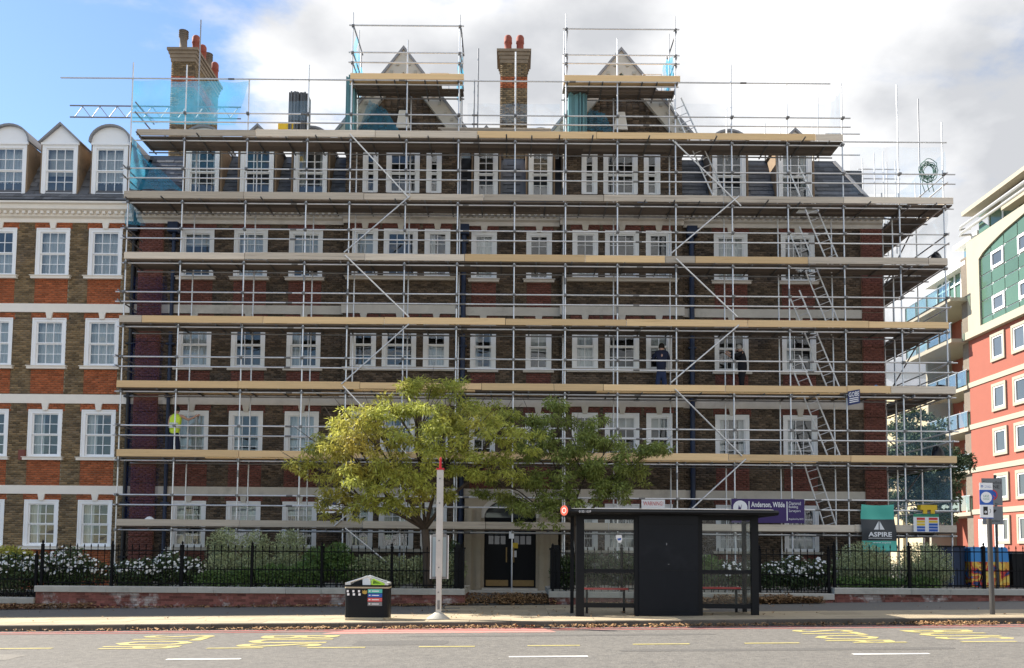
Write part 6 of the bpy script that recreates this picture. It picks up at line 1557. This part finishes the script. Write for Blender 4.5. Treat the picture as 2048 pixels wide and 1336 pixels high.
wbox('wall', 0, SE, .2, zA, -.4, 0, 'coral'); wbox('core', 0, SE, .2, zTop0-.05, -9, -.401, 'cream')
for k, z in enumerate(bandz): wbox('band', -.05, SE, z-.16, z+(.16 if k else .32), .001, .06 if k else .35, 'cream')
# upper storeys: cream frame, green panels under an arch
zTop = Wp(1944, 478)[1]
archp = [Wp(*q) for q in ((1957, 518), (1965, 505), (1980, 488), (2007, 461), (2035, 437), (2047, 427))]
top_s = 14
b = MB(); arc = [archp[0]]+archp[1:]
while arc[-1][0] < SE: arc.append((arc[-1][0]+1.2, arc[-1][1]+max(0, .5-.08*(len(arc)-6)))) 
prev = arc[0]
for q in arc[1:]:
    b.extr([wpt(prev[0], prev[1], 0), wpt(q[0], q[1], 0), wpt(q[0], max(zTop, q[1]+.25), 0), wpt(prev[0], max(zTop, prev[1]+.25), 0)], tuple(-Nn*.4)); prev = q
sL = archp[0][0]
b.extr([wpt(0, zA, 0), wpt(sL, zA, 0), wpt(sL, zTop, 0), wpt(0, zTop, 0)], tuple(-Nn*.4))
obj('arch_frame', b.mesh('arch_frame', M['cream']), ap)
# green panels
vs_ = [Wp(p, 600)[0] for p in (1957.5, 1981, 2007, 2035)]; stp = vs_[-1]-vs_[-2]
while vs_[-1] < SE: vs_.append(vs_[-1]+stp)
hz_ = sorted([Wp(1958, p)[1] for p in (660, 639, 604, 579, 553, 517)])
while hz_[-1] < arc[-1][1]+1: hz_.append(hz_[-1]+(1.1 if len(hz_) % 3 else 1.6))
def arc_z(s):
    for (a, za), (e, ze) in zip(arc[:-1], arc[1:]):
        if a <= s <= e: return za+(ze-za)*(s-a)/(e-a)
    return arc[-1][1]
for i, (a, e) in enumerate(zip(vs_[:-1], vs_[1:])):
    for j, (lo, hi) in enumerate(zip(hz_[:-1], hz_[1:])):
        ta, te = min(hi-.04, arc_z(a+.04)-.03), min(hi-.04, arc_z(min(e-.04, SE-.1))-.03)
        if max(ta, te) < lo+.1: continue
        isw = (i % 2 == 1 and j in (1, 4))
        mm = 'win_dark' if isw else 'green_panel'
        pnl = obj('window' if isw else 'glazed_panel', MB().extr([wpt(a+.04, lo+.04, -.12), wpt(e-.04, lo+.04, -.12), wpt(e-.04, max(te, lo+.05), -.12), wpt(a+.04, max(ta, lo+.05), -.12)], tuple(-Nn*.03)).mesh('panel', M[mm]), ap)
        if isw:
            fb = MB()
            for (p, q, r, t_) in ((a+.04, a+.18, lo+.04, hi-.04), (e-.18, e-.04, lo+.04, hi-.04), (a+.18, e-.18, lo+.04, lo+.2), (a+.18, e-.18, hi-.2, hi-.04)): fb.extr([wpt(p, r, -.06), wpt(q, r, -.06), wpt(q, t_, -.06), wpt(p, t_, -.06)], tuple(-Nn*.059))
            obj('window_frame', fb.mesh('window_frame', M['white']), pnl)
b = MB()
for (a, za), (e, ze) in zip(arc[:-1], arc[1:]):
    if e <= SE+1.3: b.extr([wpt(a, zA, -.18), wpt(e, zA, -.18), wpt(e, ze, -.18), wpt(a, za, -.18)], tuple(-Nn*.12))
obj('mullion_backing', b.mesh('mullion_backing', M['white']), ap)
# penthouse glazing, roof slab and tubular rails
zp0 = zTop+.1; zr = Wp(1932, 424)[1]
wbox('penthouse_glass', .3, SE, zTop+.0, zr-.25, -1.6, -1.4, 'green_panel'); wbox('roof_slab', -.3, SE, zr-.15, zr+.12, -6, .1, 'cream')
for k in range(9): wbox('glazing_bar', .3+k*1.7, .42+k*1.7, zTop, zr-.25, -1.39, -1.32, 'white')
for z, d in ((zTop+.75, .15), (zr-.9, .2)):
    obj('tube_rail', MB().path([wpt(SE, z, d), wpt(-.2, z, d), wpt(-.7, z, d*.3), wpt(-.5, z, -.6)], .09, 8).mesh('tube_rail', M['steel']), ap)
wbox('plant_box', 3.4, 7.2, zTop+.9, zTop+1.7, -1.2, -.5, 'cream')
# punched windows in the coral wall
for (pc, wd) in ((2000, 1.35), (2044, 1.35)):
    s_c = Wp(pc, 800)[0]
    for k in range(5):
        zc = (bandz[k]-1.30) if k < 4 else bandz[4]-1.2
        hh = .78
        w_ = obj('window', MB().extr([wpt(s_c-.62, zc-hh+.1, .012), wpt(s_c+.62, zc-hh+.1, .012), wpt(s_c+.62, zc+hh-.1, .012), wpt(s_c-.62, zc+hh-.1, .012)], tuple(-Nn*.01)).mesh('window', M['win_dark']), ap)
        fb = MB()
        for (p, q, r, t_) in ((-.80, -.62, -hh-.08, hh+.08), (.62, .80, -hh-.08, hh+.08), (-.62, .62, -hh-.08, -hh+.1), (-.62, .62, hh-.1, hh+.08)): fb.extr([wpt(s_c+p, zc+r, .10), wpt(s_c+q, zc+r, .10), wpt(s_c+q, zc+t_, .10), wpt(s_c+p, zc+t_, .10)], tuple(-Nn*.09))
        obj('window_frame', fb.mesh('window_frame', M['cream']), w_)
        fb = MB()
        for (p, q, r, t_) in ((-.62, -.5, -hh+.1, hh-.1), (.5, .62, -hh+.1, hh-.1), (-.5, .5, -hh+.1, -hh+.2), (-.5, .5, hh-.2, hh-.1)): fb.extr([wpt(s_c+p, zc+r, .06), wpt(s_c+q, zc+r, .06), wpt(s_c+q, zc+t_, .06), wpt(s_c+p, zc+t_, .06)], tuple(-Nn*.045))
        obj('sash', fb.mesh('sash', M['curtain']), w_)
# ground floor doors
for k, s_c in enumerate((1.2, 3.1)): wbox('entrance_door', s_c-.5, s_c+.5, bandz[4]-3.2, bandz[4]-.5, .002, .05, 'white_old'); wbox('louvre', s_c-.42, s_c+.42, bandz[4]-1.6, bandz[4]-.6, .051, .07, 'coping')
# balcony section beyond the corner
BS = -6.3
wbox('recess_wall', BS, -.01, .2, zA+3.0, -2.2, -2.0, 'coral'); wbox('recess_end', BS-.25, BS, .2, zA+2.9, -9, -.2, 'cream'); wbox('corner_strip', -.8, -.02, .2, zA+5.5, -.9, -.02, 'pot_grey')
sl_z = [bandz[0]+2.75, bandz[0]+.0, bandz[1], bandz[2], bandz[3], bandz[4]]
for k, z in enumerate(sl_z):
    d1 = 1.1 if k < 2 else .15; sa = BS-.6 if k < 2 else BS+.6
    wbox('balcony_slab', sa, -.05, z-.22, z+.02, -1.98, d1, 'cream')
    gl = wbox('balcony_glass', sa+.05, -.1, z+.12, z+1.05, d1-.08, d1-.06, 'bal_glass')
    wbox('hand_rail', sa+.02, -.08, z+1.06, z+1.11, d1-.11, d1-.03, 'steel')
    for q in range(5): s_c = sa+.1+(abs(sa)-.25)*q/4; wbox('baluster', s_c-.03, s_c+.03, z+.021, z+1.06, d1-.05, d1-.0, 'coupler')
    if k > 0: 
        wbox('patio_door', -4.6, -1.4, z+.03, z+2.3, -1.99, -1.94, 'win_dark')
        for q in range(4): wbox('door_post', -4.6+q*1.05, -4.5+q*1.05, z+.03, z+2.3, -1.939, -1.9, 'coral' if q % 2 else 'white')
    if k in (2, 4): wbox('balcony_chair', -2.6, -2.1, z+.03, z+.85, -.9, -.5, 'coupler')
# top glazed room
zt_ = sl_z[0]
wbox('sun_room', -5.4, -.9, zt_+.03, zt_+2.3, -1.9, -.6, 'green_panel'); wbox('sun_room_roof', -6.0, -.2, zt_+2.3, zt_+2.55, -3, .0, 'far_white')
for k in range(6): wbox('glazing_bar', -5.4+k*.87, -5.28+k*.87, zt_+.03, zt_+2.3, -.599, -.53, 'white')
wbox('glazing_bar', -5.4, -.9, zt_+1.55, zt_+1.65, -.529, -.5, 'white'); wbox('upper_terrace', -2.6, -.2, zt_+2.551, zt_+4.1, -4, -1.2, 'bal_glass'); wbox('upper_roof', -3.0, .3, zt_+4.1, zt_+4.4, -4, -.6, 'far_white')

def far_house(name, label, px0, px1, pyt, Y, D, wall, roofm, rows, roof_py=None, cols=4):
    x0, x1 = XX(px0, Y, 800), XX(px1, Y, 800); zt = ZZ(pyt, Y, (px0+px1)/2)
    t = thing(name, label, 'building', ((x0+x1)/2, Y+D/2, .1))
    obj('wall', MB().box(x0, x1, Y, Y+D, .1, zt).mesh('wall', M[wall]), t)
    if roof_py: zr_ = ZZ(roof_py, Y, (px0+px1)/2); obj('roof', MB().extr([(x0-.2, Y-.2, zt), (x0-.2, Y+D, zt), (x0-.2, Y+D*.8, zr_), (x0-.2, Y+D*.35, zr_)], (x1-x0+.4, 0, 0)).mesh('roof', M[roofm]), t)
    for r in range(rows):
        for k in range(cols):
            x = x0+(x1-x0)*(k+.5)/cols; z = zt-1.9-r*3.0
            w_ = obj('window', MB().box(x-.45, x+.45, Y-.03, Y, z-.75, z+.75).mesh('window', M['win_dark']), t); obj('window_frame', MB().box(x-.55, x-.45, Y-.06, Y-.001, z-.85, z+.85).box(x+.45, x+.55, Y-.06, Y-.001, z-.85, z+.85).box(x-.45, x+.45, Y-.06, Y-.001, z+.75, z+.85).box(x-.45, x+.45, Y-.06, Y-.001, z-.85, z-.75).box(x-.45, x+.45, Y-.05, Y-.0301, z-.03, z+.03).mesh('window_frame', M['white']), w_)
    return t
far_house('far_house', 'pale house with grey roof seen far off between scaffold and apartments', 1770, 1895, 745, 92, 8, 'far_white', 'far_grey', 5, 712, 6)
far_house('far_house', 'cream gabled house behind the dark tree at the end of the side street', 1800, 1880, 772, 84, 7, 'far_yellow', 'far_grey', 4, 748, 4)
far_house('far_house', 'yellow and white house beside the apartment balconies', 1872, 1912, 800, 76, 6, 'far_yellow', 'far_white', 5, None, 2)
FT = []
rng = random.Random(9)
for k in range(48):
    a, rr = rng.uniform(0, 6.28), rng.uniform(0, 1)**.6
    FT.append((1840+82*rr*math.cos(a), 935+115*rr*math.sin(a), 34, 43+rng.uniform(-1.5, 1.5)))
bx = P(1852, 1120, 43)
tree('side_street_tree', 'dark green tree standing behind the right end of the scaffold', (bx.x, 43, .2), clp(FT, n=1100), M['leaf_far'], .16, .08, .16, P(1852, 1020, 43), 11, droop=.2, limb=.08)
# painted container and its neighbours
y = 33.5; x0, x1 = XX(1942, y, 1130), XX(2018, y, 1130); z0, z1 = .33, ZZ(1094, y, 1980)
t = thing('painted_container', 'container painted with blue, yellow and red mural behind the far right railing', 'container', ((x0+x1)/2, y, z0))
obj('body', MB().box(x0, x1, y, y+1.6, z0, z1-.55).mesh('body', M['mural']), t); obj('blue_top', MB().extr([(x0, y-.003, z1-.549), (x1, y-.003, z1-.549), (x1-.03, y-.003, z1-.06), (x1-.12, y-.003, z1), (x0+.05, y-.003, z1), (x0, y-.003, z1-.05)], (0, 1.606, 0)).mesh('blue_top', mat('sky_blue_paint', (.05, .26, .60), .5, .1, 3)), t)
x0, x1 = XX(1888, y, 1130), XX(1938, y, 1130)
t = thing('dark_container', 'dark blue container with brown marks left of the painted one', 'container', ((x0+x1)/2, y+.3, z0)); obj('body', MB().box(x0, x1, y+.3, y+1.9, z0, z1-.02).mesh('body', mat('dark_blue_paint', (.02, .04, .09), .5, .2, 3, col2=(.16, .09, .06), c2pos=(.55, .62))), t); obj('lid', MB().box(x0-.03, x1+.03, y+.27, y+1.93, z1-.0199, z1+.04).mesh('lid', M['black']), t)
x0, x1 = XX(2024, y, 1130), XX(2075, y, 1130)
t = thing('wheelie_bin', 'black waste bin at the far right edge behind the railing', 'bin', ((x0+x1)/2, y, z0)); obj('body', MB().extr([(x0+.06, y, z0), (x1-.06, y, z0), (x1, y, z1-.25), (x0, y, z1-.25)], (0, .9, 0)).mesh('body', M['black']), t); obj('lid', MB().extr([(x0-.02, y-.03, z1-.249), (x1+.02, y-.03, z1-.249), (x1-.03, y-.03, z1-.15), (x0+.03, y-.03, z1-.15)], (0, .96, 0)).mesh('lid', M['charcoal']), t)
struct('side_yard', MB().box(RX+.3, 30, 30.6, 60, .1, .31).mesh('side_yard', M['tarmac']), 'grey yard and side street right of the scaffold')

bpy.context.view_layer.update()
